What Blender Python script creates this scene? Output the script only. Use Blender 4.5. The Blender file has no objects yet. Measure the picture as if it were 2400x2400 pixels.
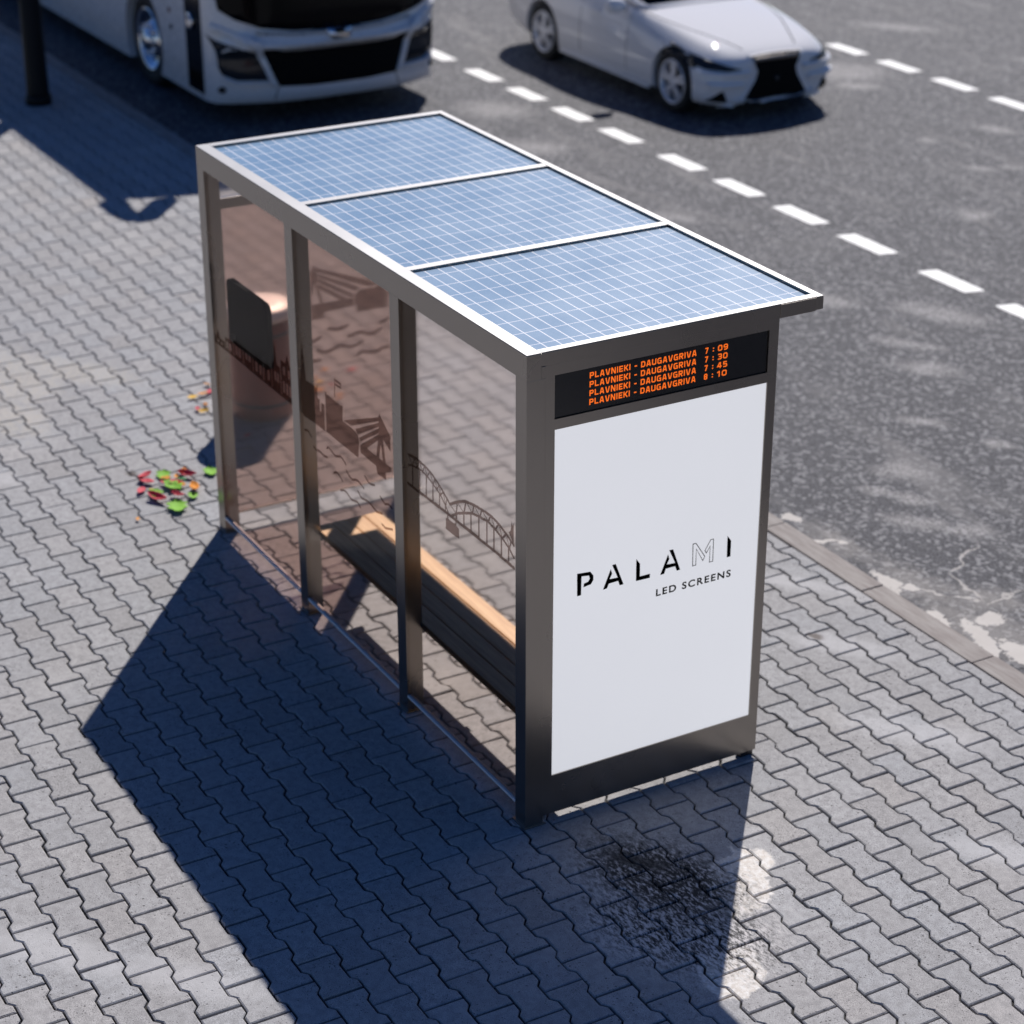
import bpy, bmesh, math, random
from mathutils import Vector, Matrix
from mathutils.bvhtree import BVHTree
import numpy as np

random.seed(7)
rng = np.random.default_rng(11)
scene = bpy.context.scene
COL = scene.collection

# ------------------------------------------------------------------ camera
cam_data = bpy.data.cameras.new("camera")
cam = bpy.data.objects.new("camera", cam_data)
COL.objects.link(cam)
scene.camera = cam
_fw = Vector((0.78770, -0.44330, -0.42770)).normalized()
_rt = _fw.cross(Vector((0, 0, 1))).normalized()
_up = _rt.cross(_fw)
_m = Matrix((( _rt.x, _up.x, -_fw.x, -7.7078),
             ( _rt.y, _up.y, -_fw.y, 4.4127),
             ( _rt.z, _up.z, -_fw.z, 5.9381),
             (0, 0, 0, 1)))
cam.matrix_world = _m
cam_data.sensor_width = 36.0
cam_data.lens = 75.01
cam_data.clip_start = 0.1
cam_data.clip_end = 2000
cam_data.dof.use_dof = True
cam_data.dof.focus_distance = 9.35
cam_data.dof.aperture_fstop = 1.8

# ------------------------------------------------------------------ light
SUN_DIR = Vector((-0.786, 0.645, -1.0)).normalized()       # way the light travels
world = bpy.data.worlds.new("World")
scene.world = world
world.use_nodes = True
wn = world.node_tree.nodes
wl = world.node_tree.links
bg = wn["Background"]
sky = wn.new("ShaderNodeTexSky")
sky.sky_type = 'NISHITA'
sky.sun_disc = False
sky.sun_elevation = math.radians(44.5)
sky.sun_rotation = math.radians(129.4)
sky.air_density = 1.0
sky.dust_density = 0.2
sky.ozone_density = 6.0
hs = wn.new("ShaderNodeHueSaturation")
hs.inputs['Saturation'].default_value = 1.18
hs.inputs['Hue'].default_value = 0.512
wl.new(sky.outputs[0], hs.inputs['Color'])
wl.new(hs.outputs[0], bg.inputs[0])
bg.inputs[1].default_value = 0.066

sun_d = bpy.data.lights.new("sun", 'SUN')
sun_d.energy = 5.0
sun_d.angle = math.radians(0.5)
sun_d.color = (1.0, 0.955, 0.91)
sun = bpy.data.objects.new("sun", sun_d)
sun.rotation_euler = SUN_DIR.to_track_quat('-Z', 'Y').to_euler()
sun.location = (12, -10, 15)
COL.objects.link(sun)

scene.view_settings.view_transform = 'Standard'
scene.view_settings.look = 'None'
scene.view_settings.gamma = 1.0
scene.view_settings.exposure = 0.0
try:
    scene.cycles.caustics_refractive = False
    scene.cycles.caustics_reflective = False
    scene.cycles.max_bounces = 12
    scene.cycles.transmission_bounces = 8
    scene.cycles.transparent_max_bounces = 12
except Exception:
    pass

# ------------------------------------------------------------------ helpers
def tag(o, label=None, cat=None, group=None, kind=None):
    if label: o["label"] = label
    if cat: o["category"] = cat
    if group: o["group"] = group
    if kind: o["kind"] = kind
    return o

def empty(name, loc, label, cat, group=None):
    o = bpy.data.objects.new(name, None)
    o.empty_display_size = 0.2
    o.location = loc
    COL.objects.link(o)
    return tag(o, label, cat, group)

def world_loc(o):
    v = Vector((0, 0, 0))
    while o:
        v += Vector(o.location)
        o = o.parent
    return v

class MB:
    """collects shapes given in world coordinates and links them as one mesh object"""
    def __init__(self):
        self.v = []; self.f = []; self.smooth = []
    def add(self, verts, faces, smooth=False):
        n = len(self.v)
        self.v += [tuple(p) for p in verts]
        self.f += [tuple(i + n for i in f) for f in faces]
        self.smooth += [smooth] * len(faces)
        return self
    def box(self, x0, x1, y0, y1, z0, z1):
        v = [(x, y, z) for x in (x0, x1) for y in (y0, y1) for z in (z0, z1)]
        f = [(0, 1, 3, 2), (4, 6, 7, 5), (0, 4, 5, 1), (2, 3, 7, 6), (0, 2, 6, 4), (1, 5, 7, 3)]
        return self.add(v, f)
    def prism(self, pts, axis, a, b):
        """closed outline pts in the plane across `axis`, from a to b"""
        def P(p, t):
            return {0: (t, p[0], p[1]), 1: (p[0], t, p[1]), 2: (p[0], p[1], t)}[axis]
        n = len(pts)
        v = [P(p, a) for p in pts] + [P(p, b) for p in pts]
        f = [tuple(range(n - 1, -1, -1)), tuple(range(n, 2 * n))]
        f += [(i, (i + 1) % n, n + (i + 1) % n, n + i) for i in range(n)]
        return self.add(v, f)
    def lathe(self, prof, c, axis='Z', n=32, smooth=True, d=1, cap=True):
        """prof: (radius, height) list; axis through point c"""
        v = []; f = []
        for r, h in prof:
            for k in range(n):
                a = 2 * math.pi * k / n
                u, w = r * math.cos(a), r * math.sin(a)
                if axis == 'Z': v.append((c[0] + u, c[1] + w, c[2] + h))
                elif axis == 'Y': v.append((c[0] + u, c[1] + h * d, c[2] + w))
                else: v.append((c[0] + h * d, c[1] + u, c[2] + w))
        for i in range(len(prof) - 1):
            for k in range(n):
                f.append((i * n + k, i * n + (k + 1) % n, (i + 1) * n + (k + 1) % n, (i + 1) * n + k))
        if cap and prof[0][0] > 1e-6: f.append(tuple(range(n - 1, -1, -1)))
        if cap and prof[-1][0] > 1e-6: f.append(tuple(range((len(prof) - 1) * n, len(prof) * n)))
        return self.add(v, f, smooth)
    def tube(self, path, r, n=10, smooth=True):
        path = [Vector(p) for p in path]
        rs = r if isinstance(r, (list, tuple)) else [r] * len(path)
        v = []; f = []
        for i, p in enumerate(path):
            d = (path[min(i + 1, len(path) - 1)] - path[max(i - 1, 0)]).normalized()
            a = d.cross(Vector((0, 0, 1)) if abs(d.z) < .9 else Vector((1, 0, 0))).normalized()
            b = d.cross(a)
            for k in range(n):
                t = 2 * math.pi * k / n
                v.append(p + (a * math.cos(t) + b * math.sin(t)) * rs[i])
        for i in range(len(path) - 1):
            for k in range(n):
                f.append((i * n + k, i * n + (k + 1) % n, (i + 1) * n + (k + 1) % n, (i + 1) * n + k))
        f.append(tuple(range(n - 1, -1, -1))); f.append(tuple(range((len(path) - 1) * n, len(path) * n)))
        return self.add(v, f, smooth)
    def ribbon(self, pts, w, place, loop=False):
        """flat strip of width w along 2-D pts; place maps 2-D to 3-D"""
        n = len(pts)
        V = [Vector(p).to_2d() for p in pts]
        L = []; R = []
        for i in range(n):
            a = V[i - 1] if (i or loop) else None
            b = V[(i + 1) % n] if (i < n - 1 or loop) else None
            d1 = (V[i] - a).normalized() if a is not None else None
            d2 = (b - V[i]).normalized() if b is not None else None
            d1 = d1 or d2; d2 = d2 or d1
            t = d1 + d2
            t = t.normalized() if t.length > 1e-6 else d1
            nn = Vector((-t.y, t.x))
            s = min(2.0, 1.0 / max(.35, nn.dot(Vector((-d1.y, d1.x)))))
            L.append(V[i] + nn * (w / 2 * s)); R.append(V[i] - nn * (w / 2 * s))
        v = [place(p) for p in L] + [place(p) for p in R]
        m = n if loop else n - 1
        return self.add(v, [(i, (i + 1) % n, n + (i + 1) % n, n + i) for i in range(m)])
    def build(self, name, mat, parent=None, bevel=0, seg=2, loc=None, sharp=35):
        me = bpy.data.meshes.new(name)
        off = world_loc(parent) if parent else Vector((0, 0, 0))
        if loc is not None: off = Vector(loc)
        me.from_pydata([(p[0] - off.x, p[1] - off.y, p[2] - off.z) for p in self.v], [], self.f)
        me.polygons.foreach_set("use_smooth", self.smooth)
        me.validate()
        bm = bmesh.new(); bm.from_mesh(me)
        bmesh.ops.recalc_face_normals(bm, faces=bm.faces)
        if bevel:
            es = [e for e in bm.edges if len(e.link_faces) == 2 and e.calc_face_angle(0) > math.radians(sharp)]
            bmesh.ops.bevel(bm, geom=es, offset=bevel, segments=seg, affect='EDGES', profile=.6)
        bm.to_mesh(me); bm.free()
        if mat: me.materials.append(mat)
        o = bpy.data.objects.new(name, me)
        COL.objects.link(o)
        if parent:
            o.parent = parent
            if loc is not None: o.location = Vector(loc) - world_loc(parent)
        elif loc is not None: o.location = loc
        return o

# ------------------------------------------------------------------ materials
def new_mat(name):
    m = bpy.data.materials.new(name); m.use_nodes = True
    return m, m.node_tree.nodes, m.node_tree.links, m.node_tree.nodes["Principled BSDF"]

def N(nodes, typ, **kw):
    n = nodes.new(typ)
    for k, v in kw.items():
        if k in n.inputs.keys() if hasattr(n.inputs, 'keys') else False: n.inputs[k].default_value = v
        else: setattr(n, k, v)
    return n

def noise(nodes, links, vec, scale, detail=4, rough=.55):
    n = nodes.new("ShaderNodeTexNoise")
    n.inputs['Scale'].default_value = scale; n.inputs['Detail'].default_value = detail
    n.inputs['Roughness'].default_value = rough
    links.new(vec, n.inputs['Vector'])
    return n.outputs['Fac']

def maprange(nodes, links, val, a, b, c=0, d=1, smooth=True):
    n = nodes.new("ShaderNodeMapRange")
    if smooth: n.interpolation_type = 'SMOOTHSTEP'
    for k, x in zip(('From Min', 'From Max', 'To Min', 'To Max'), (a, b, c, d)): n.inputs[k].default_value = x
    links.new(val, n.inputs['Value'])
    return n.outputs['Result']

def mathn(nodes, links, op, a, b=None):
    n = nodes.new("ShaderNodeMath"); n.operation = op
    for i, x in enumerate((a, b)):
        if x is None: continue
        if isinstance(x, (int, float)): n.inputs[i].default_value = x
        else: links.new(x, n.inputs[i])
    return n.outputs[0]

def mixc(nodes, links, fac, a, b, mode='MIX'):
    n = nodes.new("ShaderNodeMix"); n.data_type = 'RGBA'; n.blend_type = mode
    for s, x in ((n.inputs['Factor'], fac), (n.inputs[6], a), (n.inputs[7], b)):
        if isinstance(x, (int, float)): s.default_value = x
        elif isinstance(x, tuple): s.default_value = (*x, 1) if len(x) == 3 else x
        else: links.new(x, s)
    return n.outputs[2]

def bump(nodes, links, h, strength, dist, bsdf):
    b = nodes.new("ShaderNodeBump")
    b.inputs['Strength'].default_value = strength; b.inputs['Distance'].default_value = dist
    links.new(h, b.inputs['Height']); links.new(b.outputs[0], bsdf.inputs['Normal'])

def objvec(nodes):
    return nodes.new("ShaderNodeTexCoord").outputs['Object']

def simple(name, col, rough=.5, metal=0, coat=0, var=.08, scale=30, bumps=0, spec=.5):
    """plain surface with slight uneven colour and gloss"""
    m, n, l, b = new_mat(name)
    v = objvec(n)
    f = noise(n, l, v, scale, 5)
    c = mixc(n, l, f, tuple(x * (1 - var) for x in col), tuple(min(1, x * (1 + var)) for x in col))
    l.new(c, b.inputs['Base Color'])
    r = maprange(n, l, f, .2, .8, max(.02, rough * .85), min(1, rough * 1.15))
    l.new(r, b.inputs['Roughness'])
    b.inputs['Metallic'].default_value = metal
    b.inputs['Coat Weight'].default_value = coat
    b.inputs['Coat Roughness'].default_value = .03
    b.inputs['Specular IOR Level'].default_value = spec
    if bumps: bump(n, l, f, bumps, .01, b)
    return m

def spot(n, l, vec, wob, cx, cy, rx, ry, rot=0, amp=.6, soft=.25):
    """ragged elliptical patch mask in ground coordinates"""
    mp = n.new("ShaderNodeMapping"); mp.vector_type = 'TEXTURE'
    mp.inputs['Location'].default_value = (cx, cy, 0)
    mp.inputs['Rotation'].default_value = (0, 0, math.radians(rot))
    mp.inputs['Scale'].default_value = (rx, ry, 1000)
    l.new(vec, mp.inputs['Vector'])
    ln = n.new("ShaderNodeVectorMath"); ln.operation = 'LENGTH'
    l.new(mp.outputs[0], ln.inputs[0])
    w = mathn(n, l, 'MULTIPLY', mathn(n, l, 'SUBTRACT', wob, .5), amp * 2)
    d = mathn(n, l, 'ADD', ln.outputs['Value'], w)
    return maprange(n, l, d, 1 - soft, 1 + soft, 1, 0)

def vmax(n, l, masks):
    o = masks[0]
    for m in masks[1:]: o = mathn(n, l, 'MAXIMUM', o, m)
    return o

def pavement_mat(name, blocks=True):
    m, n, l, b = new_mat(name)
    v = objvec(n)
    fine = noise(n, l, v, 260, 3)
    mid = noise(n, l, v, 22, 6, .6)
    big = noise(n, l, v, .9, 5, .6)
    c = mixc(n, l, maprange(n, l, fine, .3, .7), (.235, .228, .23), (.50, .49, .487))
    if blocks:
        at = n.new("ShaderNodeAttribute"); at.attribute_name = "tone"
        c = mixc(n, l, 1.0, c, at.outputs['Color'], 'MULTIPLY')
    c = mixc(n, l, maprange(n, l, mid, .35, .72, 0, .55), c, (.22, .212, .21))
    c = mixc(n, l, maprange(n, l, big, .54, .72, 0, .5), c, (.44, .425, .415))
    # pits: dark specks in the concrete
    def pits(sc, sel0, clump_sc, r):
        vo = n.new("ShaderNodeTexVoronoi"); vo.inputs['Scale'].default_value = sc
        l.new(v, vo.inputs['Vector'])
        p = maprange(n, l, vo.outputs['Distance'], r * .5, r, 1, 0)
        sel = n.new("ShaderNodeSeparateColor"); l.new(vo.outputs['Color'], sel.inputs[0])
        cl = maprange(n, l, noise(n, l, v, clump_sc, 4), .40, .60)
        return mathn(n, l, 'MULTIPLY', mathn(n, l, 'MULTIPLY', p, maprange(n, l, sel.outputs[0], sel0, sel0 + .05)), cl)
    pit = mathn(n, l, 'MAXIMUM', pits(85, .42, 5, .30), pits(40, .66, 3, .26))
    c = mixc(n, l, mathn(n, l, 'MULTIPLY', pit, .85), c, (.085, .078, .075))
    # spills on the paving in front of the shelter
    wob = noise(n, l, v, 9, 8, .68)
    wob2 = noise(n, l, v, 26, 6, .7)
    pale = vmax(n, l, [spot(n, l, v, wob, -.90, -.66, .27, .15, 142, .75, .07),
                       spot(n, l, v, wob, -1.44, -.24, .19, .145, 142, .5, .07),
                       spot(n, l, v, wob, -.80, -.86, .10, .06, 142, 1.0, .2)])
    rings = maprange(n, l, noise(n, l, v, 34, 8, .72), .42, .6)
    c = mixc(n, l, mathn(n, l, 'MULTIPLY', pale, maprange(n, l, wob2, .25, .5, .55, .92)), c, mixc(n, l, rings, (.66, .60, .53), (.80, .77, .73)))
    ms = n.new("ShaderNodeMapping"); ms.inputs['Rotation'].default_value = (0, 0, math.radians(-41)); ms.inputs['Scale'].default_value = (22, 60, 1)
    l.new(v, ms.inputs['Vector'])
    streak = noise(n, l, ms.outputs[0], 1.0, 8, .78)
    haze_ = vmax(n, l, [spot(n, l, v, wob, -.78, -.36, .48, .30, 25, .7, .4), spot(n, l, v, wob, -1.10, -.20, .44, .28, 41, .7, .4)])
    c = mixc(n, l, mathn(n, l, 'MULTIPLY', haze_, maprange(n, l, streak, .45, .58, 0, .8)), c, (.66, .62, .60))
    d1 = spot(n, l, v, wob2, -.70, -.37, .42, .25, 20, .9, .45)
    d2 = spot(n, l, v, wob2, -1.06, -.22, .42, .25, 30, 1.0, .5)
    d3 = spot(n, l, v, wob2, -.50, -.33, .20, .055, 38, 1.0, .5)
    dirt = mathn(n, l, 'MAXIMUM', mathn(n, l, 'MULTIPLY', d1, maprange(n, l, streak, .60, .49)), mathn(n, l, 'MULTIPLY', d2, maprange(n, l, streak, .55, .44)))
    dirt = mathn(n, l, 'MAXIMUM', dirt, mathn(n, l, 'MULTIPLY', d3, .9))
    c = mixc(n, l, mathn(n, l, 'MULTIPLY', dirt, .95), c, (.014, .012, .011))
    sand = vmax(n, l, [spot(n, l, v, wob, 7.3, .55, .75, .45, 20, 1.1, .25), spot(n, l, v, wob, 8.0, 1.3, .5, .2, 60, 1.1, .3),
                       spot(n, l, v, wob, 6.3, .6, .35, .2, 0, 1.0, .3), spot(n, l, v, wob, 7.0, -.1, .5, .2, 35, 1.0, .5)])
    c = mixc(n, l, mathn(n, l, 'MULTIPLY', sand, maprange(n, l, mid, .4, .6, .1, .45)), c, (.57, .51, .42))
    lime = vmax(n, l, [spot(n, l, v, wob, *q, 41, 1.0, .6) for q in ((.75, -2.5, .35, .10), (-.2, -2.25, .4, .12), (1.5, -2.75, .3, .08), (.2, 2.35, .4, .12), (-.3, 1.9, .35, .1), (5.6, 1.2, .5, .12), (-1.3, -1.9, .3, .1))])
    c = mixc(n, l, mathn(n, l, 'MULTIPLY', lime, .5), c, (.54, .53, .53))
    c2 = vmax(n, l, [spot(n, l, v, wob2, .9, -2.45, .05, .03, 20, 1.0, .5), spot(n, l, v, wob2, 5.02, .2, .05, .035, 0, 1, .5),
                     spot(n, l, v, wob2, 1.15, 2.55, .09, .04, 0, 1, .5)])
    c = mixc(n, l, mathn(n, l, 'MULTIPLY', c2, .8), c, (.10, .075, .06))
    l.new(c, b.inputs['Base Color'])
    b.inputs['Roughness'].default_value = .82
    b.inputs['Specular IOR Level'].default_value = .3
    h = mathn(n, l, 'ADD', mathn(n, l, 'MULTIPLY', fine, .6), mathn(n, l, 'MULTIPLY', pit, -1.4))
    bump(n, l, h, .5, .005, b)
    return m

def asphalt_mat():
    m, n, l, b = new_mat("asphalt")
    v = objvec(n)
    vo = n.new("ShaderNodeTexVoronoi"); vo.inputs['Scale'].default_value = 36
    l.new(v, vo.inputs['Vector'])
    se = n.new("ShaderNodeSeparateColor"); l.new(vo.outputs['Color'], se.inputs[0])
    stone = maprange(n, l, se.outputs[0], .40, .95, 0, 1)
    fine = noise(n, l, v, 62, 6, .8)
    c = mixc(n, l, maprange(n, l, fine, .43, .57), (.012, .012, .017), (.095, .093, .105))
    c = mixc(n, l, mathn(n, l, 'MULTIPLY', maprange(n, l, se.outputs[0], .62, .95, 0, 1), .7), c, (.27, .265, .27))
    big = noise(n, l, v, 1.1, 6, .62)
    c = mixc(n, l, maprange(n, l, big, .50, .75, 0, .35), c, (.15, .145, .145))
    # worn paler stripes running with the lanes
    mp = n.new("ShaderNodeMapping"); mp.inputs['Scale'].default_value = (.35, 1.6, 1); l.new(v, mp.inputs['Vector'])
    st = noise(n, l, mp.outputs[0], 1.6, 6, .6)
    c = mixc(n, l, maprange(n, l, st, .54, .72, 0, .5), c, (.21, .20, .197))
    # everything below sits on warped coordinates so that outlines are ragged
    nz = n.new("ShaderNodeTexNoise"); nz.inputs['Scale'].default_value = 6; nz.inputs['Detail'].default_value = 7; nz.inputs['Roughness'].default_value = .65
    l.new(v, nz.inputs['Vector'])
    def warp(amount):
        sb = n.new("ShaderNodeVectorMath"); sb.operation = 'SUBTRACT'; sb.inputs[1].default_value = (.5, .5, .5)
        l.new(nz.outputs['Color'], sb.inputs[0])
        sc = n.new("ShaderNodeVectorMath"); sc.operation = 'SCALE'; sc.inputs['Scale'].default_value = amount
        l.new(sb.outputs[0], sc.inputs[0])
        ad = n.new("ShaderNodeVectorMath"); ad.operation = 'ADD'
        l.new(v, ad.inputs[0]); l.new(sc.outputs[0], ad.inputs[1])
        return ad.outputs[0]
    W1, W2 = warp(.24), warp(.22)
    wob = noise(n, l, v, 5, 8, .66); wob2 = noise(n, l, v, 13, 7, .7)
    soft = vmax(n, l, [spot(n, l, W1, wob, q[0], q[1], q[2] * .78, q[3] * 1.35, q[4], .8, .7) for q in (
        (2.67, -4.50, .21, .10, 41), (2.50, -4.14, .12, .05, 30), (2.30, -4.26, .20, .05, 29), (1.95, -4.10, .30, .07, 35), (1.7, -4.3, .2, .06, 41),
        (2.69, -5.42, .12, .05, 41), (3.3, -5.2, .2, .05, 41), (12.05, -11.15, .62, .30, 40), (11.4, -10.9, .3, .1, 41),
        (8.12, -9.9, .16, .06, 41), (8.0, -10.2, .14, .05, 41), (12.5, -6.75, .5, .22, 30), (9.2, -10.1, .12, .07, 20),
        (11.0, -6.4, .4, .15, 30), (6.96, -8.8, .16, .12, 10), (5.0, -6.8, .5, .12, 30), (4.1, -5.9, .3, .10, 41),
        (4.6, -6.1, .35, .06, 35), (9.2, -11.0, .3, .08, 30), (13.6, -13.2, .6, .14, 35), (5.8, -6.1, .4, .1, 35), (8.3, -6.3, .3, .08, 35),
        (11.2, -13.6, .5, .10, 35), (14.5, -11.0, .4, .12, 35), (3.5, -8.6, .3, .1, 30))])
    gr = maprange(n, l, fine, .40, .60, .12, .72)
    c = mixc(n, l, mathn(n, l, 'MULTIPLY', soft, gr), c, (.42, .40, .39))
    hard = vmax(n, l, [spot(n, l, W2, wob2, q[0], q[1], q[2] * .8, q[3] * .8, q[4], 1.1, .07) for q in (
        (2.44, -3.41, .09, .06, 20), (2.05, -3.36, .10, .04, 60), (1.97, -3.46, .05, .03, 60), (1.39, -3.37, .20, .07, -10), (1.25, -3.45, .07, .05, 0), (.70, -3.60, .09, .13, 10),
        (.55, -3.40, .28, .07, -15), (.30, -3.48, .20, .09, 0), (.85, -3.34, .12, .04, 0), (.05, -3.6, .18, .07, 0))])
    def seg(ax, ay, bx, by, w):
        L = math.hypot(bx - ax, by - ay)
        return spot(n, l, W2, wob2, (ax + bx) / 2, (ay + by) / 2, L / 2, w, math.degrees(math.atan2(by - ay, bx - ax)), .5, .3)
    cr = vmax(n, l, [seg(1.54, -4.20, 1.27, -3.78, .010), seg(1.28, -3.78, .90, -3.71, .010), seg(.92, -4.0, .84, -3.70, .009),
                     seg(1.26, -3.44, 1.05, -3.60, .009), seg(1.05, -3.6, .9, -3.7, .009)])
    hard = mathn(n, l, 'MAXIMUM', hard, mathn(n, l, 'MULTIPLY', cr, .7))
    dusty = vmax(n, l, [spot(n, l, W2, wob2, *q, 1.2, .7) for q in ((.62, -3.5, .5, .2, 10), (1.25, -3.5, .35, .14, 0), (.9, -3.75, .2, .14, 30), (2.0, -3.45, .25, .1, 0))])
    c = mixc(n, l, mathn(n, l, 'MULTIPLY', dusty, .35), c, (.42, .39, .36))
    c = mixc(n, l, mathn(n, l, 'MULTIPLY', hard, .88), c, mixc(n, l, wob, (.50, .46, .42), (.64, .60, .56)))
    l.new(c, b.inputs['Base Color'])
    b.inputs['Roughness'].default_value = .78
    b.inputs['Specular IOR Level'].default_value = .35
    bump(n, l, mathn(n, l, 'ADD', mathn(n, l, 'MULTIPLY', vo.outputs['Distance'], -.6), fine), .35, .005, b)
    return m

def metal_mat(name="brushed_steel", col=(.29, .266, .242), rough=.28):
    m, n, l, b = new_mat(name)
    v = objvec(n)
    g = noise(n, l, v, 1.6, 3)
    c = mixc(n, l, g, tuple(x * .95 for x in col), tuple(x * 1.05 for x in col))
    l.new(c, b.inputs['Base Color'])
    l.new(maprange(n, l, g, .3, .7, rough - .015, rough + .015), b.inputs['Roughness'])
    b.inputs['Metallic'].default_value = 1
    return m

def glass_mat(name, tint, ior=1.08):
    m, n, l, b = new_mat(name)
    v = objvec(n)
    g = noise(n, l, v, 3, 3)
    l.new(mixc(n, l, g, tuple(x * .97 for x in tint), tint), b.inputs['Base Color'])
    b.inputs['Roughness'].default_value = .085
    b.inputs['Transmission Weight'].default_value = 1
    b.inputs['IOR'].default_value = ior
    return m

def thin_glass_mat(name, tint):
    m, n, l, b = new_mat(name)
    n.remove(b)
    t = n.new("ShaderNodeBsdfTransparent"); g = n.new("ShaderNodeBsdfGlossy"); g.inputs['Roughness'].default_value = .02
    f = noise(n, l, objvec(n), 3, 3)
    l.new(mixc(n, l, f, tuple(x * .97 for x in tint), tint), t.inputs['Color'])
    fr = n.new("ShaderNodeFresnel"); fr.inputs['IOR'].default_value = 1.08
    mx = n.new("ShaderNodeMixShader")
    l.new(fr.outputs[0], mx.inputs[0]); l.new(t.outputs[0], mx.inputs[1]); l.new(g.outputs[0], mx.inputs[2])
    l.new(mx.outputs[0], n["Material Output"].inputs['Surface'])
    return m

def film_mat():
    m, n, l, b = new_mat("dark_film")
    n.remove(b)
    t = n.new("ShaderNodeBsdfTransparent")
    f = noise(n, l, objvec(n), 8, 3)
    l.new(mixc(n, l, f, (.36, .30, .29), (.41, .345, .33)), t.inputs['Color'])
    l.new(t.outputs[0], n["Material Output"].inputs['Surface'])
    return m

def emit_mat(name, col, strength, base=(.8, .8, .8), rough=.4):
    m, n, l, b = new_mat(name)
    f = noise(n, l, objvec(n), 2.0, 3)
    l.new(mixc(n, l, f, tuple(x * .97 for x in col), col), b.inputs['Emission Color'])
    b.inputs['Emission Strength'].default_value = strength
    b.inputs['Base Color'].default_value = (*base, 1)
    b.inputs['Roughness'].default_value = rough
    return m

def solar_mat():
    m, n, l, b = new_mat("solar_cells")
    v = objvec(n)
    s = n.new("ShaderNodeSeparateXYZ"); l.new(v, s.inputs[0])
    def line(ax, pitch, off, w):
        u = mathn(n, l, 'ADD', mathn(n, l, 'MULTIPLY', s.outputs[ax], 1 / pitch), off)
        fr = mathn(n, l, 'FRACT', u)
        d = mathn(n, l, 'ABSOLUTE', mathn(n, l, 'SUBTRACT', fr, .5))
        return maprange(n, l, d, .5 - w / pitch * .62, .5 - w / pitch * .42, 0, 1)
    grid = mathn(n, l, 'MAXIMUM', line(0, .1535, .40, .0040), line(1, .077, .22, .0050))
    hair = line(1, .0077, .22, .0016)
    tone = noise(n, l, v, 9, 4)
    c = mixc(n, l, tone, (.055, .165, .30), (.078, .20, .355))
    c = mixc(n, l, mathn(n, l, 'MULTIPLY', hair, .45), c, (.30, .40, .58))
    c = mixc(n, l, grid, c, (.82, .80, .82))
    l.new(c, b.inputs['Base Color'])
    dust = noise(n, l, v, 3, 5)
    l.new(maprange(n, l, dust, .3, .7, .34, .44), b.inputs['Roughness'])
    b.inputs['Coat Weight'].default_value = .3
    b.inputs['Coat Roughness'].default_value = .34
    b.inputs['Specular IOR Level'].default_value = .28
    return m

def wood_mat():
    m, n, l, b = new_mat("bench_wood")
    v = objvec(n)
    mp = n.new("ShaderNodeMapping"); mp.inputs['Scale'].default_value = (1.2, 22, 22); l.new(v, mp.inputs['Vector'])
    f = noise(n, l, mp.outputs[0], 3, 6, .6)
    c = mixc(n, l, maprange(n, l, f, .3, .7), (.58, .31, .12), (.80, .50, .23))
    l.new(c, b.inputs['Base Color']); b.inputs['Roughness'].default_value = .5
    bump(n, l, f, .2, .003, b)
    return m

def kerb_mat():
    m, n, l, b = new_mat("kerb_stone")
    v = objvec(n)
    mp = n.new("ShaderNodeMapping"); mp.inputs['Scale'].default_value = (1.5, 9, 3); l.new(v, mp.inputs['Vector'])
    f = noise(n, l, mp.outputs[0], 2.2, 7, .65)
    g = noise(n, l, v, 160, 3)
    c = mixc(n, l, maprange(n, l, f, .3, .7), (.20, .165, .15), (.34, .31, .285))
    c = mixc(n, l, maprange(n, l, g, .35, .65, 0, .3), c, (.26, .24, .23))
    l.new(c, b.inputs['Base Color']); b.inputs['Roughness'].default_value = .8
    bump(n, l, g, .3, .003, b)
    return m

def paint_line_mat():
    m, n, l, b = new_mat("road_paint")
    v = objvec(n)
    f = noise(n, l, v, 60, 5, .7)
    c = mixc(n, l, maprange(n, l, f, .62, .72), (.80, .785, .76), (.45, .44, .43))
    l.new(c, b.inputs['Base Color']); b.inputs['Roughness'].default_value = .55
    return m

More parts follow.
